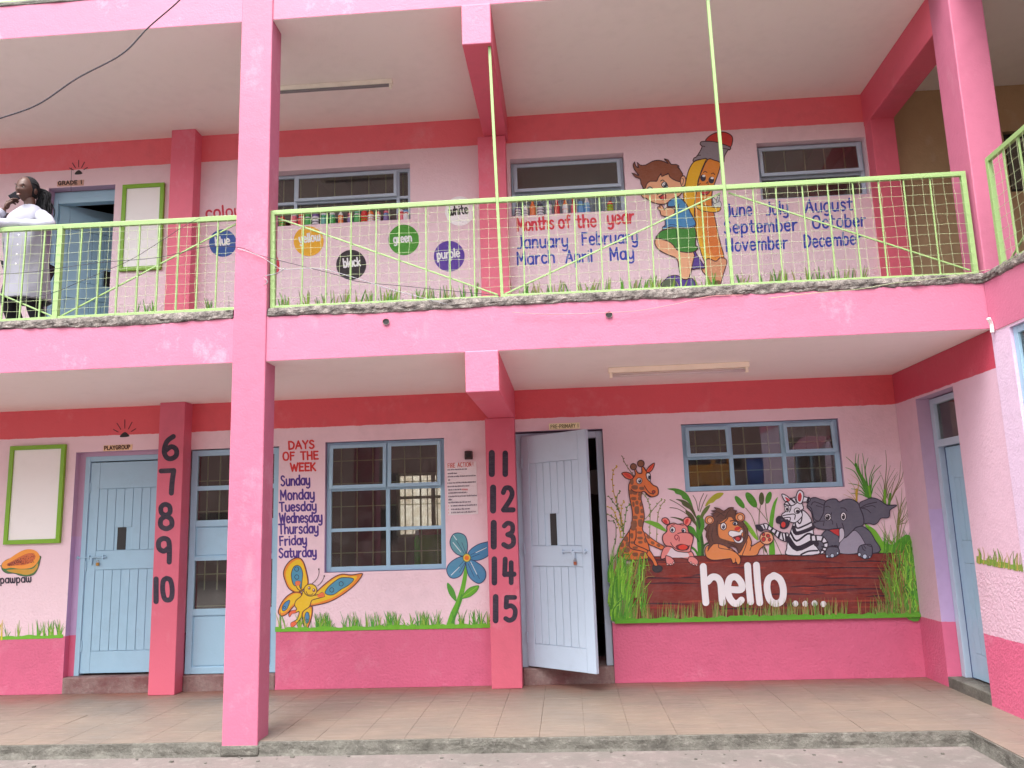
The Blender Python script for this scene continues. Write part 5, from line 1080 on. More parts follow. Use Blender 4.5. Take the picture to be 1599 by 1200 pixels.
# ================================================================ THINGS
# ---- railings
def wire_mesh(p0, p1, z0, z1, nx, nz, axis, off, seed):
    g = MB(); p0 = Vector(p0); p1 = Vector(p1); L = (p1-p0).length
    def wob(i, t, s_): return .006*noise.noise(Vector((i*3.1+seed, t*5, s_))) + .004*noise.noise(Vector((i*1.7, t*17+seed, s_)))
    n = 14
    for i in range(nx+1):
        if i in (0, nx): continue
        pts = []
        for k in range(n+1):
            t = k/n; p = p0.lerp(p1, i/nx + wob(i, t, 0)/L*1.6); pts.append((p.x+off[0], p.y+off[1], z0+(z1-z0)*t))
        g.tube(pts, .0013, 4, cap=False)
    m = max(10, nx*2)
    for j in range(nz+1):
        pts = []
        for k in range(m+1):
            t = k/m; p = p0.lerp(p1, t); pts.append((p.x+off[0]*1.9, p.y+off[1]*1.9, z0+(z1-z0)*j/nz+wob(j+50, t*L*.6, 3)*1.3))
        g.tube(pts, .0013, 4, cap=False)
    return g
def part_bar(name, a, b_, w_, t, par, lab=None, mat=None):
    o = MB().bar(a, b_, w_, t).build(name, mat or M_lime, par, bevel=.002)
    if lab: o['label'] = lab
    return o
YR = .05; ZT, ZB_ = 3.885, 3.135
RL = thing('metal_railing', 'lime green railing left of the pink column, woman leaning on it', 'railing', (-3.4, YR, 3.1))
def rx(px, py=340): return aty(px, py, YR).x
xa, xb = -5.6, -1.935
part_bar('top_rail', (xa, YR, 3.893), (xb, YR, 3.872), .038, .03, RL); part_bar('bottom_rail', (xa, YR, 3.125), (xb, YR, 3.135), .026, .025, RL)
part_bar('post', (rx(92, 420), YR, 3.11), (rx(92, 420), YR, 3.88), .042, .04, RL)
pxs = [-5.3, -5.1, -4.9, -4.7, -4.5, -4.3, -4.1] + [rx(p, 420) for p in (8, 36, 66)] + [rx(p, 420) for p in (124, 154, 184, 215, 246, 277, 308, 338)]
for x in pxs: part_bar('bar', (x, YR, 3.13), (x+.004, YR, 3.88), .012, .011, RL)
pc = rx(92, 420); part_bar('brace', (pc+.03, YR+.016, 3.15), (xb, YR+.016, 3.84), .012, .01, RL); part_bar('brace', (pc-.03, YR+.016, 3.15), (pc-1.55, YR+.016, 3.84), .012, .01, RL)
tag(wire_mesh((xa, YR, 0), (xb, YR, 0), 3.12, 3.885, 46, 10, 0, (0, -.014), 3).build('wire_mesh', M_wire, RL), kind='stuff')
RC = thing('metal_railing', 'long lime green railing with diagonal braces and two tall poles right of the column', 'railing', (1, YR, 3.1))
X0, XA, XB, X1 = -1.650, .112, 1.838, 3.585
for a, b_ in ((X0, XA-.012), (XA+.012, XB-.012), (XB+.012, X1)):
    part_bar('top_rail', (a, YR, 3.896), (b_, YR, 3.898), .036, .03, RC); part_bar('bottom_rail', (a, YR, 3.128), (b_, YR, 3.122), .028, .026, RC)
part_bar('post', (X0+.012, YR, 3.11), (X0-.004, YR, 3.912), .036, .034, RC); part_bar('post', (X1, YR, 3.11), (X1, YR, 3.915), .034, .034, RC)
part_bar('tall_pole', (.128, YR, 3.09), (.085, YR, 5.20), .022, .022, RC, 'thin green pole rising from the railing to the cross beam'); part_bar('tall_pole', (1.84, YR, 3.09), (1.825, YR, 5.54), .024, .024, RC, 'thin green pole rising from the railing to the roof soffit')
for pts in ([468, 505, 543, 582, 618, 660, 697, 735], [812, 852, 893, 933, 974, 1013, 1054, 1094], [1176, 1212, 1254, 1294, 1334, 1375, 1415, 1457]):
    for p in pts:
        x = aty(p+5, 370, YR).x; part_bar('bar', (x-.003, YR, 3.13), (x+.004, YR, 3.88), .010, .010, RC)
part_bar('brace', (X0+.03, YR+.016, 3.86), (XA-.02, YR+.016, 3.15), .012, .01, RC); part_bar('brace', (XA+.03, YR+.016, 3.15), (XB-.03, YR+.016, 3.86), .012, .01, RC); part_bar('brace', (XB+.03, YR+.016, 3.86), (X1-.03, YR+.016, 3.16), .012, .01, RC)
for i, (a, b_) in enumerate(((X0, XA), (XA, XB), (XB, X1))):
    tag(wire_mesh((a, YR, 0), (b_, YR, 0), 3.12, 3.895, 23, 10, 0, (0, -.014), 11+i*5).build('wire_mesh', M_wire, RC), kind='stuff')
RR = thing('metal_railing', 'lime green railing of the right wing running towards the camera', 'railing', (XR, -1, 3.1))
xr_ = XR-.003
part_bar('top_rail', (xr_, -.235, 3.868), (xr_, -3.2, 3.868), .036, .03, RR); part_bar('bottom_rail', (xr_, -.235, 3.09), (xr_, -3.2, 3.09), .026, .025, RR); part_bar('post', (xr_, -.25, 3.06), (xr_, -.25, 3.87), .034, .034, RR)
for i in range(1, 16): part_bar('bar', (xr_, -.25-i*.19, 3.09), (xr_, -.25-i*.19, 3.86), .012, .011, RR)
part_bar('brace', (xr_+.016, -1.8, 3.84), (xr_+.016, -.30, 3.10), .012, .01, RR)
tag(wire_mesh((xr_, -.25, 0), (xr_, -3.2, 0), 3.08, 3.865, 39, 10, 1, (-.014, 0), 31).build('wire_mesh', M_wire, RR), kind='stuff')
RT = thing('metal_railing', 'pale green railing on the top storey at the upper left edge', 'railing', (-4, .05, 5.9))
part_bar('bottom_rail', (-6, .05, 5.90), (3.5, .05, 5.90), .025, .025, RT); part_bar('top_rail', (-6, .05, 6.68), (3.5, .05, 6.68), .035, .03, RT)
for i in range(68): part_bar('bar', (-5.9+i*.14, .05, 5.9), (-5.9+i*.14, .05, 6.67), .013, .012, RT)
# ---- notice boards
def board(pts, name_l, Y, grp='green framed notice boards'):
    P = [aty(x, y, Y) for x, y in pts]; xs = [p.x for p in P]; zs = [p.z for p in P]; x0, x1, z0, z1 = (xs[0]+xs[3])/2, (xs[1]+xs[2])/2, (zs[2]+zs[3])/2, (zs[0]+zs[1])/2
    t = thing('notice_board', name_l, 'notice board', ((x0+x1)/2, Y, z0), grp)
    MB().box(x0+.03, x1-.03, Y-.020, Y-.001, z0+.03, z1-.03).build('panel', M_board, t)
    f = .042
    for a in ((x0, x0+f, z0, z1), (x1-f, x1, z0, z1), (x0+f, x1-f, z0, z0+f), (x0+f, x1-f, z1-f, z1)): MB().box(a[0], a[1], Y-.034, Y-.002, a[2], a[3]).build('frame_rail', M_frameg, t, bevel=.003)
board([(18, 697), (104, 695), (97, 849), (9, 850)], 'white board in a bright green frame beside the PLAYGROUP door', D)
board([(193, 291), (258, 287), (254, 422), (188, 425)], 'white board in a bright green frame beside the GRADE 1 door', D)
# ---- door plates
def plate(pts, txt, lab, bgc, tc, h, wd, Y=D):
    P = [aty(x, y, Y-.004) for x, y in pts]; g = MB(); g.v = [tuple(p) for p in P] + [(p.x, Y-.0005, p.z) for p in P]
    g.f = [(0, 1, 2, 3), (0, 4, 5, 1), (1, 5, 6, 2), (2, 6, 7, 3), (3, 7, 4, 0)]; g.m = [0]*5
    o = g.build('door_plate', pm(bgc), None); tag(o, lab, 'sign', 'name plates over the doors')
    A = Art(Y, .0045); (xa, ya), (xb, yb) = pts[3], pts[2]; m = 2.5
    write(A, txt, xa+m, ya-2, xb-m, yb-2, h, wd, tc, .16)
    # heavy slab strokes like stencil lettering
    l = A.build('lettering', None); l.parent = o
plate([(162, 696), (207, 694), (206, 703), (161, 705)], 'PLAYGROUP', 'small cream plate reading PLAYGROUP', (236, 200, 160), (70, 18, 16), 5.6, 1.6)
plate([(89, 284), (131, 281), (130.5, 289.5), (89, 291.5)], 'GRADE 1', 'small pinkish plate reading GRADE 1', (206, 160, 144), (50, 24, 22), 5.4, 1.7)
plate([(857, 662), (905, 660), (905.5, 669.5), (857.5, 671.5)], 'PRE-PRIMARY 1', 'small pale yellow plate reading PRE-PRIMARY 1', (250, 246, 200), (96, 100, 34), 5.4, .85)
# ---- fire poster
Y = D; pts = [(697, 724), (743.5, 721), (746.5, 803), (699.5, 805)]
P = [aty(x, y, Y-.004) for x, y in pts]; g = MB(); g.v = [tuple(p) for p in P] + [(p.x, Y-.0005, p.z) for p in P]; g.f = [(0, 1, 2, 3), (0, 4, 5, 1), (1, 5, 6, 2), (2, 6, 7, 3), (3, 7, 4, 0)]; g.m = [0]*5
fp = g.build('fire_poster', pm((232, 222, 226)), None); tag(fp, 'white laminated poster headed FIRE ACTION with lines of small print', 'poster')
A = Art(Y, .0045); write(A, 'FIRE ACTION', 699.5, 731, 736, 728.5, 6.6, .95, (200, 70, 60), .14); write(A, '!', 738.3, 728, 738.9, 728, 6, .9, (200, 70, 60))
A.build('heading', None, 'red heading FIRE ACTION!').parent = fp
A = Art(Y, .0045); rnd = random.Random(4)
lines = [(699, 729, 734.2), (699.5, 713.5, 740), (699.5, 742.5, 745), (700, 702.5, 750), (699, 743, 755), (699, 733, 760.5), (700.3, 720.5, 765.6), (700.3, 730, 770.5), (700.5, 745.5, 776), (700.5, 706, 781), (700.5, 736, 785.5), (704.5, 745, 790.5), (705, 734, 796), (705, 743.5, 801)]
for x0, x1, y in lines:
    x = x0
    while x < x1:
        l = rnd.uniform(1.2, 4); yy = y-(x-x0)*.045
        # tiny print: each word a row of short stems
        k = x
        while k < min(x+l, x1): A.line([(k, yy+.9), (k+.12, yy-rnd.choice([.9, .9, 1.5]))], (70, 58, 84), .42, False); k += .62
        x += l+.8
for x0, x1, y in ((721.5, 731, 765.0),):
    k = x0
    while k < x1: A.line([(k, y+1), (k+.1, y-1.4)], (200, 50, 60), .5, False); k += .9
for y in (790.5, 796, 801): A.line([(701, y+1), (701, y-1)], (200, 90, 90), .6, False)
A.build('small_print', None).parent = fp
p = aty(732, 711.5, D); t = thing('alarm_box', 'small dark brown box fixed above the fire poster', 'call point', (p.x, D, p.z-.035))
MB().box(p.x-.037, p.x+.037, D-.035, D, p.z-.04, p.z+.04).build('housing', plain('brown_plastic', (62, 36, 40), .4), t, bevel=.006); MB().box(p.x-.02, p.x+.02, D-.039, D-.0351, p.z-.02, p.z+.02).build('face', M_dark, t, bevel=.002)
# ---- fluorescent battens
def batten(x0, x1, y, z, lab, dirty):
    t = thing('strip_light', lab, 'light', ((x0+x1)/2, y, z), 'strip lights under the ceilings')
    mm = paint('aged_batten_paint', (255, 252, 240) if dirty else (255, 240, 218), dirt=.2 if dirty else .06)
    MB().box(x0, x1, y-.03, y+.03, z-.045, z-.001).build('housing', mm, t, bevel=.004)
    for x in (x0+.02, x1-.02): MB().box(x-.012, x+.012, y-.016, y+.016, z-.085, z-.045).build('tube_holder', mm, t, bevel=.003)
    if not dirty: MB().tube([(x0+.03, y, z-.068), (x1-.03, y, z-.068)], .013, 10).build('tube', plain('unlit_tube', (214, 196, 196), .3), t, smooth=True)
    else: MB().box(x0+.03, x1-.03, y-.02, y-.012, z-.075, z-.046).build('shade_strip', M_steel, t)  # grey strip added for the dark shading under the housing edge
batten(.94, 2.10, .87, H1, 'strip light with a white tube under the lower veranda ceiling', False)
batten(-2.12, -.90, 1.0, H3, 'rusty strip light without a tube under the upper veranda ceiling', True)
# ---- padlocks
def padlock(o_par_mw, loc, lab, c):
    t = thing('padlock', lab, 'padlock', loc, 'padlocks on the door bolts'); x, y, z = loc
    MB().box(x-.014, x+.014, y-.009, y+.009, z-.03, z).build('body', c, t, bevel=.004)
    MB().tube([(x-.009, y, z-.004), (x-.009, y, z+.016), (x-.005, y, z+.023), (x+.005, y, z+.023), (x+.009, y, z+.016), (x+.009, y, z-.004)], .003, 6).build('shackle', M_steel, t)
p = aty(152, 879, D+.06); padlock(None, (p.x, D+.066, p.z), 'small brass padlock on the PLAYGROUP door', M_brass)
q = Vector((.13+.60*math.cos(AN), hingeY-.60*math.sin(AN)-.02, .16+1.02-.085)); padlock(None, tuple(q), 'small rusty padlock hanging on the open PRE-PRIMARY door', plain('rusty_lock', (150, 84, 60), .5, .3))
# ---- bottles and jars on the upper window sills
def jar_mesh(kind):
    g = MB()
    if kind == 0: g.lathe([(.030, 0), (.034, .01), (.034, .075), (.026, .09), (.026, .10), (.028, .10), (.028, .12)], 12, mi=[0, 0, 1, 0, 2, 2]); 
    elif kind == 1: g.lathe([(.026, 0), (.029, .01), (.029, .05), (.030, .055), (.029, .10), (.014, .13), (.012, .15), (.016, .15), (.016, .17)], 12, mi=[0, 1, 0, 1, 0, 0, 2, 2])
    else: g.lathe([(.036, 0), (.038, .008), (.032, .03), (.038, .035), (.032, .058), (.038, .063), (.032, .085), (.030, .11), (.02, .125)], 12, mi=[0, 1, 0, 1, 0, 1, 2, 2])
    return g
JC = {'red': (206, 50, 50), 'green': (60, 160, 70), 'white': (216, 212, 222), 'purple': (116, 92, 150), 'orange': (226, 120, 60), 'pink': (226, 110, 130), 'teal': (90, 160, 150), 'blue': (96, 146, 196), 'lime': (130, 190, 60), 'dark': (60, 52, 76)}
PJ = {k: plain('jar_%s' % k, v, .35) for k, v in JC.items()}
def jars(spec, Y, zs, sill):
    for px, py, kind, a, b_, c in spec:
        x = aty(px, py, Y).x; o = jar_mesh(kind).build('jar', [PJ[a], PJ[b_], PJ[c]], None, smooth=False); o.location = (x, Y, zs); s_ = random.Random(px).uniform(.9, 1.12); o.scale = (s_, s_, s_)
        nm = {0: 'squat jar', 1: 'tall narrow bottle', 2: 'ridged jar'}[kind]
        tag(o, '%s, %s and %s, %s on the %s sill' % (nm, a, b_, ordn[len([1 for q in spec if q[0] < px])], sill), 'jar', 'jars and bottles on the upper window sills')
ordn = ['first from the left', 'second from the left', 'third from the left', 'fourth from the left', 'fifth from the left', 'sixth from the left', 'seventh from the left', 'eighth from the left', 'ninth from the left', 'tenth from the left', 'eleventh from the left', 'twelfth from the left', 'thirteenth from the left', 'fourteenth from the left', 'fifteenth from the left', 'sixteenth from the left']
jars([(441, 345, 2, 'orange', 'green', 'red'), (459, 343, 1, 'white', 'pink', 'red'), (471, 343, 0, 'red', 'white', 'orange'), (481, 342, 0, 'green', 'white', 'green'), (493, 341, 2, 'dark', 'white', 'purple'), (506, 340, 0, 'teal', 'green', 'white'), (519, 340, 0, 'green', 'teal', 'white'),
      (532, 339, 1, 'white', 'orange', 'white'), (547, 339, 0, 'purple', 'pink', 'pink'), (558, 338, 0, 'green', 'white', 'teal'), (569, 338, 2, 'lime', 'red', 'red'), (579, 337, 2, 'orange', 'white', 'orange'), (590, 337, 2, 'red', 'white', 'pink'), (603, 336, 0, 'purple', 'blue', 'pink'), (626, 334, 0, 'pink', 'red', 'white'), (634, 334, 0, 'white', 'red', 'blue')], D+.046, 4.49, 'left upper window')
jars([(809, 336, 2, 'dark', 'white', 'purple'), (820, 335, 2, 'purple', 'white', 'white'), (832, 334, 1, 'orange', 'orange', 'white'), (844, 333, 2, 'dark', 'white', 'dark'), (857, 332, 1, 'purple', 'white', 'white'), (870, 331, 1, 'red', 'red', 'pink'), (883, 331, 1, 'orange', 'white', 'dark'),
      (896, 330, 1, 'red', 'pink', 'red'), (907, 329, 0, 'blue', 'teal', 'blue'), (917, 329, 1, 'white', 'blue', 'white'), (953, 327, 2, 'orange', 'lime', 'red')], D+.046, 4.46, 'middle upper window')
for O in (U1,): MB().box(O[0]+.001, O[1]-.001, D+.19, D+.32, O[2]-.03, O[2]-.001).build('window_sill', M_room, B)
# curtain behind the middle upper window
g = MB(); n = 90; x0, x1 = U2[0]+.02, U2[1]-.02
for i in range(n+1):
    x = x0+(x1-x0)*i/n; y = D+.175+.012*math.sin(i*.9)+.01*math.sin(i*2.3); g.v += [(x, y, 4.44), (x, y, aty(880, 298, D).z+.02*math.sin(i*.2)+.03)]
for i in range(n): g.f.append((2*i, 2*i+2, 2*i+3, 2*i+1)); g.m.append(0)
g.v += [(a, b_+.002, c) for a, b_, c in g.v]
tag(g.build('curtain', plain('blue_curtain', (176, 196, 226), .9), None), 'pale blue curtain hanging behind the middle upper window', 'curtain')
# pale flat panels inside the first upper window
for (xa, xb, za, zb) in ((aty(518, 330, D+.9).x, aty(553, 330, D+.9).x, 4.62, 5.06), (aty(600, 330, D+.9).x, aty(626, 330, D+.9).x, 4.62, 5.06)):
    o = MB().box(xa, xb, D+.9, D+.905, za, zb).build('pale_panel', pm((150, 150, 184)), None); tag(o, '%s pale panel inside the left upper classroom' % ('left' if xa < -1.45 else 'right'), 'poster', 'pale panels inside the upper classroom')
# things seen through the lower window
def drum(x, y, z, r, h, lab, c1, c2):
    t = thing('drum', lab, 'drum', (x, y, z)); MB().lathe([(r*.9, 0), (r, .05), (r*1.02, h*.5), (r, h-.06)], 20, (x, y, z)).build('body', plain('drum_plastic', c1, .35), t, smooth=True); MB().lathe([(r*1.05, h-.06), (r*1.07, h-.03), (r*.95, h), (r*.3, h+.015)], 20, (x, y, z)).build('lid', plain('drum_lid', c2, .4), t, smooth=True)
pz = aty(674, 826, D+.8); drum(pz.x, D+.8, .1, .135, pz.z-.1, 'green plastic drum with a red lid inside the classroom window', (110, 150, 50), (170, 50, 36))
pz = aty(651, 828, D+.7); t = thing('water_bottle', 'bright green tall bottle standing inside the classroom window', 'bottle', (pz.x, D+.7, .75))
MB().lathe([(.026, 0), (.03, .01), (.03, pz.z-.85), (.014, pz.z-.80)], 14, (pz.x, D+.7, .75)).build('body', plain('neon_green_plastic', (70, 200, 30), .3), t, smooth=True); MB().lathe([(.018, pz.z-.80), (.018, pz.z-.75)], 12, (pz.x, D+.7, .75)).build('cap', PJ['white'], t)
tbl = thing('classroom_table', 'dark wooden table behind the ground floor window', 'table', (-1.2, D+.7, .1)); M_wood = plain('dark_wood', (84, 50, 40), .5)
MB().box(-1.7, -.80, D+.45, D+1.0, .71, .75).build('table_top', M_wood, tbl, bevel=.004)
for x in (-1.66, -.84):
    for y in (D+.49, D+.96): MB().box(x-.02, x+.02, y-.02, y+.02, .1, .71).build('leg', M_wood, tbl)
# paper disc hanging inside the open door
p = aty(930, 753, D+1.2); MBd = MB(); MBd.tube([(p.x, D+1.2, p.z), (p.x, D+1.206, p.z)], .135, 28); tag(MBd.build('paper_disc', pm((196, 184, 176)), None), 'round pale paper disc hanging in the open classroom doorway', 'decoration')
# ---- wires
def wire(name, pts, r, mat, lab, cat='cable'):
    P = [Vector(p) for p in pts]; out = []
    for i in range(len(P)-1):
        a, b_, c, d_ = P[max(i-1, 0)], P[i], P[i+1], P[min(i+2, len(P)-1)]
        for k in range(8):
            t = k/8; out.append(.5*((2*b_)+(c-a)*t+(2*a-5*b_+4*c-d_)*t*t+(3*b_-a-3*c+d_)*t**3))
    out.append(P[-1]); return tag(MB().tube(out, r, 6).build(name, mat, None, smooth=True), lab, cat)
Yc = -1.6
wire('overhead_cable', [aty(x, y, Yc+(x-140)*.0006) for x, y in ((-220, 245), (-90, 212), (0, 185), (60, 163), (120, 123), (190, 85), (232, 43), (281, 0), (330, -52))], .0045, M_black, 'dark overhead cable sagging across the upper left corner')
def w2(pts, Y, r, lab, m=None): return wire('loose_wire', [aty(x, y, Y) for x, y in pts], r, m or M_black, lab, 'wire')
w2([(-60, 430), (40, 426), (150, 411), (250, 402), (320, 386), (375, 387), (400, 397), (440, 408), (520, 428), (560, 440), (640, 448), (780, 462)], -.025, .0022, 'thin grey wire strung along the railing across the column')
w2([(0, 473), (60, 463), (90, 455), (130, 438), (200, 408), (240, 384), (290, 352), (312, 341)], -.022, .002, 'thin wire looping up the left railing')
w2([(370, 388), (405, 400), (428, 414), (446, 421), (500, 420), (560, 436), (610, 452), (700, 476)], -.035, .0022, 'twisted wire tied to the end post of the long railing', M_steel)
w2([(446, 419), (430, 428), (412, 432), (418, 440), (412, 446)], -.03, .003, 'wire end dangling beside the column', M_steel)
w2([(800, 488), (860, 491), (940, 489), (1000, 485), (1060, 474), (1110, 463), (1160, 461)], -.03, .0022, 'pinkish wire lying along the beam below the long railing', plain('pink_wire', (216, 150, 150), .6))
w2([(1200, 466), (1280, 457), (1340, 452), (1400, 442), (1480, 433), (1545, 421)], -.045, .002, 'pale wire running along the broken ledge to the pillar', M_wire)
wire('loose_wire', [aty(1590, 400, -.3), aty(1575, 430, -.06), aty(1560, 455, -.05), aty(1552, 490, -.04), aty(1553, 512, -.03)], .0022, M_black, 'thin wire hanging down the corner of the right wing', 'wire')
wire('loose_wire', [aty(111, 300, D-.02), aty(111, 285, D-.02), aty(112, 262, D-.02)], .0018, M_black, 'short wire above the GRADE 1 plate', 'wire')
wire('drain_pipe', [(XR-.035, -.06, 2.66), (XR-.035, -.06, 2.72), (XR-.06, -.08, 2.76)], .014, M_ceil, 'short white pipe stub at the corner under the right wing beam', 'pipe')

# ================================================================ THE YARD BEHIND THE CAMERA (seen in the panes)
Bs = thing('school_bus', 'yellow school bus parked across the yard, reflected in the window panes', 'bus', (2.0, -13, -.1))
M_yel = paint('bus_yellow', (224, 150, 36), rough=.3, var=.04); bx0, bx1, by0, by1, bz = 1.2, 4.95, -14.2, -12.2, .35
g = MB(); g.box(bx0, bx1, by0, by1, bz, 1.35); g.box(bx0+.25, bx1-.05, by0+.05, by1-.05, 2.25, 2.55)
for x in (bx0+.1, bx0+.9, bx0+1.7, bx0+2.5, bx0+3.25, bx1-.1): g.box(x-.06, x+.06, by0+.02, by1-.02, 1.35, 2.25)
g.build('body', M_yel, Bs, bevel=.03)
for i, x in enumerate((bx0+.16, bx0+.96, bx0+1.76, bx0+2.56, bx0+3.31)): MB().box(x, x+[.68, .68, .68, .63, .28][i], by1-.07, by1-.05, 1.36, 2.24).build('window', plain('bus_glass', (36, 40, 46), .08), Bs)
for x in (bx0+.9, bx1-.75):
    for y in (by1-.1, by0+.1):
        wh = MB(); wh.tube([(x, y-.11, .42), (x, y+.12, .42)], .42, 24); wo_ = wh.build('wheel', plain('tyre', (24, 22, 22), .7), Bs); MB().tube([(x, y-.12, .42), (x, y+.13, .42)], .22, 16).build('rim', M_steel, wo_)
MB().box(bx0-.02, bx0, by1-.5, by1-.2, .7, .9).build('headlight', PJ['white'], Bs); MB().box(bx0-.03, bx0+.0, by0+.2, by1-.2, 1.4, 2.2).build('windscreen', plain('bus_glass', (36, 40, 46), .08), Bs)
drum(5.6, -11.6, .3, .42, 1.25, 'blue plastic water tank standing across the yard', (40, 90, 170), (30, 50, 120))
OB = thing('opposite_building', 'brown two storey building with dark windows across the yard', 'building', (0, -18, -.1))
MB().box(-14, 16, -20, -17, -.1, 8.0).build('wall', paint('opposite_wall', (150, 120, 112)), OB); MB().box(-14.4, 16.4, -20.4, -16.6, 8.0, 8.2).build('roof', M_kerb, OB)
w0 = MB().box(0, 1.4, -.04, 0, 0, 1.1).build('window', M_dark, OB); w0.location = Vector((-12, -17+.042, 1.0))-Vector(OB.location)
for i in range(1, 10): inst(w0, 'window', (-12+i*2.8, -16.958, 1.0), OB)
for i in range(10): inst(w0, 'window', (-12+i*2.8, -16.958, 4.4), OB)
# ================================================================ THE WOMAN AT THE RAILING
def skin_body(name, verts, edges, radii, mat, parent, sub=2, root=0):
    me = bpy.data.meshes.new(name); me.from_pydata([tuple(v) for v in verts], edges, []); me.materials.append(mat)
    o = bpy.data.objects.new(name, me); COL.objects.link(o)
    sk = o.modifiers.new('skin', 'SKIN'); sk.use_smooth_shade = True
    lay = me.skin_vertices[0] if len(me.skin_vertices) else None
    if lay is None:
        bpy.context.view_layer.objects.active = o
        with bpy.context.temp_override(object=o, active_object=o): bpy.ops.mesh.customdata_skin_add()
        lay = me.skin_vertices[0]
    for i, r_ in enumerate(radii):
        lay.data[i].radius = (r_, r_) if not isinstance(r_, tuple) else r_
        lay.data[i].use_root = (i == root)
    ss = o.modifiers.new('sub', 'SUBSURF'); ss.levels = sub; ss.render_levels = sub
    if parent: o.parent = parent; o.location = -Vector(parent.location)
    return o
def ellip(g, c, r, rot=None, n=16, m=12, mi=0, prof=None):
    k0 = len(g.v); Rm = rot or Matrix.Identity(3)
    for i in range(m+1):
        th = math.pi*i/m
        for j in range(n):
            ph = 2*math.pi*j/n; d_ = Vector((math.sin(th)*math.cos(ph), math.sin(th)*math.sin(ph), math.cos(th)))
            s_ = prof(d_) if prof else 1
            g.v.append(tuple(Vector(c)+Rm@Vector((d_.x*r[0]*s_, d_.y*r[1]*s_, d_.z*r[2]))))
    for i in range(m):
        for j in range(n):
            a = k0+i*n+j; b_ = k0+i*n+(j+1) % n; g.f.append((a, a+n, b_+n, b_)); g.m.append(mi)
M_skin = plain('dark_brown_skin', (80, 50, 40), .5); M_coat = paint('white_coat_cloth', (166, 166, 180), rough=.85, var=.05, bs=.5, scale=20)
M_trs = plain('black_trousers', (30, 26, 40), .8); M_hair = plain('black_braids', (14, 12, 18), .95)
PT = thing('person', 'person in a white coat leaning on the left railing, phone at the ear, black braids', 'person', (-3.95, .55, 3.095))
Yp_ = .34
HC = aty(42, 297, Yp_)                                 # head centre
def J(px, py, y): return aty(px, py, y)
neck = J(47, 326, .36); chest = J(40, 352, .40); shL = J(70, 338, .40); shR = J(6, 343, .42); waist = J(42, 400, .50); hip = J(44, 428, .58)
elL = J(76, 352, .20); wrL = J(-12, 349, .02); elR = J(-24, 352, .22); wrR = J(8, 326, .36)
hz = 3.11
kneeL = J(52, 478, .60); ankL = Vector((kneeL.x+.03, .72, 3.17)); kneeR = J(12, 470, .58); ankR = Vector((kneeR.x-.02, .80, 3.17))
hipL = hip+Vector((.09, 0, -.02)); hipR = hip+Vector((-.10, 0, -.02))
V = [hip, waist, chest, neck, HC+Vector((.01, .02, -.05)), shL, elL, wrL, shR, elR, wrR, hipL, kneeL, ankL, ankL+Vector((-.03, -.16, -.05)), hipR, kneeR, ankR, ankR+Vector((-.05, -.16, -.05))]
E_ = [(0, 1), (1, 2), (2, 3), (3, 4), (2, 5), (5, 6), (6, 7), (2, 8), (8, 9), (9, 10), (0, 11), (11, 12), (12, 13), (13, 14), (0, 15), (15, 16), (16, 17), (17, 18)]
Rd = [.12, .10, .115, .045, .05, .055, .04, .026, .055, .04, .026, .08, .055, .035, .03, .08, .055, .035, .03]
body = skin_body('body', V, E_, Rd, M_skin, PT)
# head: one surface with jaw, brow, nose, lips
fd = Vector((-.10, -.98, -.16)).normalized(); zu = Vector((.10, 0, 1)).normalized(); sx_ = fd.cross(zu).normalized(); zu = sx_.cross(fd)
RH = Matrix((sx_, fd, zu)).transposed()            # local x = her right side, y = forward, z = up
g = MB()
n, m = 40, 34
for i in range(m+1):
    th = math.pi*i/m
    for j in range(n):
        ph = 2*math.pi*j/n; d_ = Vector((math.sin(th)*math.cos(ph), math.sin(th)*math.sin(ph), math.cos(th)))
        x, y, z = d_.x*.074, d_.y*.092, d_.z*.108
        if z < 0:
            k = -z/.108; x *= 1-.30*k; 
            if y > 0: y *= 1-.10*k
            else: y *= 1-.35*k
        if y > 0:
            def gs(cx, cz, sx2, sz2): return math.exp(-((x-cx)/sx2)**2-((z-cz)/sz2)**2)
            y += .020*gs(0, -.022, .013, .014)+.010*gs(0, .0, .008, .022)      # nose
            y += .008*gs(0, -.050, .022, .006)+.007*gs(0, -.063, .019, .007)-.005*gs(0, -.0565, .02, .0025)   # lips
            y += .006*gs(0, -.092, .018, .014)                                  # chin
            y += .006*gs(-.03, .026, .02, .008)+.006*gs(.03, .026, .02, .008)   # brows
            y -= .009*gs(-.029, .008, .014, .010)+.009*gs(.029, .008, .014, .010)  # sockets
            y += .006*gs(-.042, -.022, .02, .02)+.006*gs(.042, -.022, .02, .02)  # cheeks
        g.v.append(tuple(HC+RH@Vector((x, y, z))))
for i in range(m):
    for j in range(n): a = i*n+j; b_ = i*n+(j+1) % n; g.f.append((a, a+n, b_+n, b_)); g.m.append(0)
hd = g.build('head', M_skin, PT, smooth=True)
for s_ in (-1, 1):
    e = MB(); ellip(e, HC+RH@Vector((s_*.029, .0765, .008)), (.0115, .0065, .0048), RH, 12, 8); eo = e.build('eye', plain('eye_white', (176, 166, 160), .2), hd, smooth=True)
    e = MB(); ellip(e, HC+RH@Vector((s_*.029, .0820, .008)), (.0056, .0025, .0048), RH, 10, 6); e.build('iris', M_dark, hd)
    e = MB(); ellip(e, HC+RH@Vector((s_*.029, .083, .030)), (.019, .005, .0035), RH, 10, 6); e.build('eyebrow', M_hair, hd, smooth=True)
    e = MB(); ellip(e, HC+RH@Vector((s_*.076, -.010, -.008)), (.008, .019, .031), RH, 12, 10); ellip(e, HC+RH@Vector((s_*.083, -.006, -.006)), (.004, .010, .018), RH, 10, 8); e.build('ear', M_skin, hd, smooth=True)
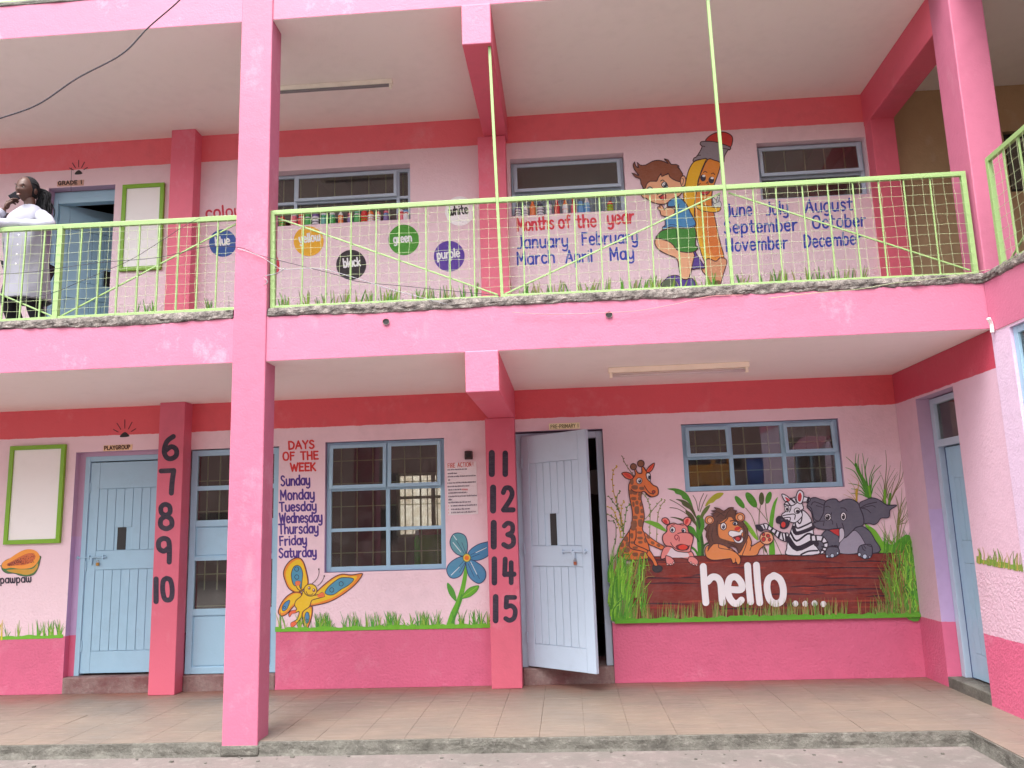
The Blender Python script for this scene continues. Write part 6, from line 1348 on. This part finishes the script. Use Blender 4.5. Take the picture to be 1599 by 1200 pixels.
e = MB(); ellip(e, HC+RH@Vector((0, .0905, -.0565)), (.019, .006, .009), RH, 12, 8); e.build('lips', plain('lips', (128, 66, 62), .4), hd, smooth=True)
e = MB(); ellip(e, HC+RH@Vector((0, .0955, -.0570)), (.013, .0035, .0038), RH, 12, 8); e.build('teeth', plain('teeth', (220, 212, 204), .3), hd, smooth=True)
# hair: scalp cap drawn back, braids to a tail behind the neck
g = MB()
ellip(g, HC+RH@Vector((0, -.020, .016)), (.083, .086, .102), RH, 28, 18, prof=None)
hair = g.build('hair', M_hair, PT, smooth=True)
rnd = random.Random(5); g = MB(); tie = HC+RH@Vector((-.01, -.105, .01))
for i in range(90):
    a = rnd.uniform(-1, 1); b2 = rnd.uniform(0, 1)
    s0 = HC+RH@Vector((a*.066, .052-.03*abs(a)-b2*.05, .085-.03*a*a-b2*.01)); s1 = HC+RH@Vector((a*.082, -.03, .088-abs(a)*.05)); s2 = tie+Vector((rnd.uniform(-.025, .03), rnd.uniform(-.02, .02), rnd.uniform(-.02, .03)))
    s3 = s2+Vector((.060+rnd.uniform(-.04, .04), .0, -.04)); s4 = s2+Vector((.075+rnd.uniform(-.07, .05), rnd.uniform(-.03, .03), -.14-rnd.uniform(0, .06))); s5 = s4+Vector((rnd.uniform(-.02, .02), 0, -.06-rnd.uniform(0, .03)))
    pts = [s0, s1, s2, s3, s4, s5]; out = []
    for q in range(5):
        A0, B0, C0, D0 = pts[max(q-1, 0)], pts[q], pts[q+1], pts[min(q+2, 5)]
        for k in range(4):
            t = k/4; out.append(.5*((2*B0)+(C0-A0)*t+(2*A0-5*B0+4*C0-D0)*t*t+(3*B0-A0-3*C0+D0)*t**3))
    out.append(pts[-1]); g.tube(out, [.0062*(1-.4*k/len(out)) for k in range(len(out))], 5)
g.build('braids', M_hair, PT, smooth=True)
# trousers
tr = skin_body('trousers', [hip+Vector((0, 0, .02)), hipL, kneeL, ankL+Vector((0, 0, .05)), hipR, kneeR, ankR+Vector((0, 0, .05))], [(0, 1), (1, 2), (2, 3), (0, 4), (4, 5), (5, 6)], [.13, .095, .072, .062, .095, .072, .062], M_trs, PT)
for a in (ankL, ankR):
    g = MB(); ellip(g, a+Vector((-.02, -.07, -.045)), (.042, .12, .035)); g.build('shoe', M_dark, PT, smooth=True)
# coat: lofted body from shoulders to hem, open at her right, sleeves, collar
rows = [  # px centre, py, half width px, Y centre, depth (m)
    (48, 322, 12, .37, .05), (46, 328, 21, .385, .065), (43, 335, 29, .39, .085), (40, 345, 32, .40, .105), (39, 360, 32, .42, .120), (39, 380, 34, .45, .125), (40, 400, 33, .48, .13), (41, 425, 34, .52, .14), (42, 450, 34, .55, .15), (42, 473, 35, .57, .155)]
g = MB(); n = 48
sc_ = lambda y: (y-CAM.y)/F_PX*1.02
for i, (cx, cy, hw, Y, dp) in enumerate(rows):
    c = aty(cx, cy, Y); hwm = hw*sc_(Y)
    for j in range(n):
        # opening slit: front left of her body (towards the camera, screen left), widening to the hem
        ph = 2*math.pi*j/n
        fold = 1+.035*noise.noise(Vector((math.cos(ph)*2.2, math.sin(ph)*2.2, i*.5)))*min(1, i/3)+.045*math.sin(ph*7+i*.5+1.3*math.sin(i*1.1))*min(1, i/4)+.02*math.sin(ph*3+i*2.1)
        ex = math.copysign(abs(math.cos(ph))**.8, math.cos(ph)); ey = math.copysign(abs(math.sin(ph))**.9, math.sin(ph))
        g.v.append((c.x+hwm*ex*fold, c.y+dp*ey*fold, c.z+.006*math.sin(ph*3+1)*(i == len(rows)-1)))
op = int(n*(216/360))
for i in range(len(rows)-1):
    for j in range(n):
        if i >= 5 and j in ((op, op+1, op+2) if i >= 6 else (op+1,)): continue
        a = i*n+j; b_ = i*n+(j+1) % n; g.f.append((a, a+n, b_+n, b_)); g.m.append(0)
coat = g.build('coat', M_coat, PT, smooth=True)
so_ = coat.modifiers.new('thick', 'SOLIDIFY'); so_.thickness = .006; sb = coat.modifiers.new('sub', 'SUBSURF'); sb.levels = 1; sb.render_levels = 1
for i in range(5):
    a = J(31-i*1.5, 352+i*15, .27+i*.02); q = MB(); q.tube([a, a+Vector((0, -.004, 0))], .006, 10); q.build('button', M_board, coat)
def sleeve(pts, rad, par):
    g = MB(); out = []; rr = []
    P = [Vector(p) for p in pts]
    for q in range(len(P)-1):
        A0, B0, C0, D0 = P[max(q-1, 0)], P[q], P[q+1], P[min(q+2, len(P)-1)]
        for k in range(7):
            t = k/7; out.append(.5*((2*B0)+(C0-A0)*t+(2*A0-5*B0+4*C0-D0)*t*t+(3*B0-A0-3*C0+D0)*t**3)); r_ = rad[q]+(rad[q+1]-rad[q])*t; rr.append(r_*(1+.11*math.sin(len(out)*1.9)+.07*math.sin(len(out)*.8)))
    out.append(P[-1]); rr.append(rad[-1]); g.tube(out, rr, 14); o = g.build('sleeve', M_coat, par, smooth=True); s2 = o.modifiers.new('sub', 'SUBSURF'); s2.levels = 1; s2.render_levels = 1; return o
sleeve([shL+Vector((-.03, 0, .0)), shL+Vector((.015, -.05, -.03)), elL, elL.lerp(wrL, .5)+Vector((0, 0, .0)), wrL], [.056, .058, .052, .046, .040], coat)
sleeve([shR+Vector((.03, 0, 0)), shR+Vector((-.02, -.08, -.01)), elR, elR.lerp(wrR, .55), wrR.lerp(elR, .18)], [.056, .058, .052, .046, .040], coat)
# hands: palm and five separate bent fingers in one skinned mesh
def hand(name, wr, fwd_, side, palmn, curl, par):
    """wr wrist, fwd_ direction of the fingers, side towards the thumb, palmn out of the palm"""
    f_ = Vector(fwd_).normalized(); s_ = (Vector(side)-f_*Vector(side).dot(f_)).normalized(); p_ = Vector(palmn); p_ = (p_-f_*p_.dot(f_)-s_*p_.dot(s_)).normalized()
    V = [wr, wr+f_*.045]; E2 = [(0, 1)]; Rr = [.024, .028]
    for i, (off, ln) in enumerate(((.027, .072), (.009, .080), (-.009, .075), (-.026, .060))):
        b0 = len(V); base_ = wr+f_*.085+s_*off; V.append(base_); E2.append((1, b0)); Rr.append(.0115); cur = base_; ang = 0; pr = b0
        for k in range(3):
            ang += R(curl[i]); d_ = f_*math.cos(ang)+p_*math.sin(ang); cur = cur+d_*ln*(.42, .33, .25)[k]; V.append(cur); E2.append((pr, len(V)-1)); pr = len(V)-1; Rr.append((.0092, .0085, .0072)[k])
    b0 = len(V); V.append(wr+f_*.035+s_*.030); E2.append((1, b0)); Rr.append(.013); V.append(V[-1]+(f_*.6+s_*.7+p_*.35).normalized()*.034); E2.append((b0, b0+1)); Rr.append(.0105); V.append(V[-1]+(f_*.9+s_*.15+p_*.5).normalized()*.028); E2.append((b0+1, b0+2)); Rr.append(.0088)
    return skin_body(name, V, E2, Rr, M_skin, par, 2)
ph_c = J(23, 304, .42)
hand('hand', wrR+Vector((0, 0, -.01)), (ph_c-wrR)+Vector((0, 0, .03)), (.5, -.6, .2), (.7, .5, 0), [30, 34, 36, 42], PT)
hand('hand', wrL+Vector((-.01, 0, 0)), (-1, -.05, -.15), (0, -1, .2), (0, 0, -1), [14, 16, 18, 22], PT)
g = MB(); g.box(-.036, .036, -.005, .005, -.072, .072); phn = g.build('mobile_phone', plain('phone_black', (22, 20, 32), .2), None, bevel=.004)
phn.location = ph_c+Vector((.012, .03, .01)); phn.rotation_euler = (R(8), R(48), R(38)); tag(phn, 'black mobile phone held to the ear of the person in the white coat', 'phone')
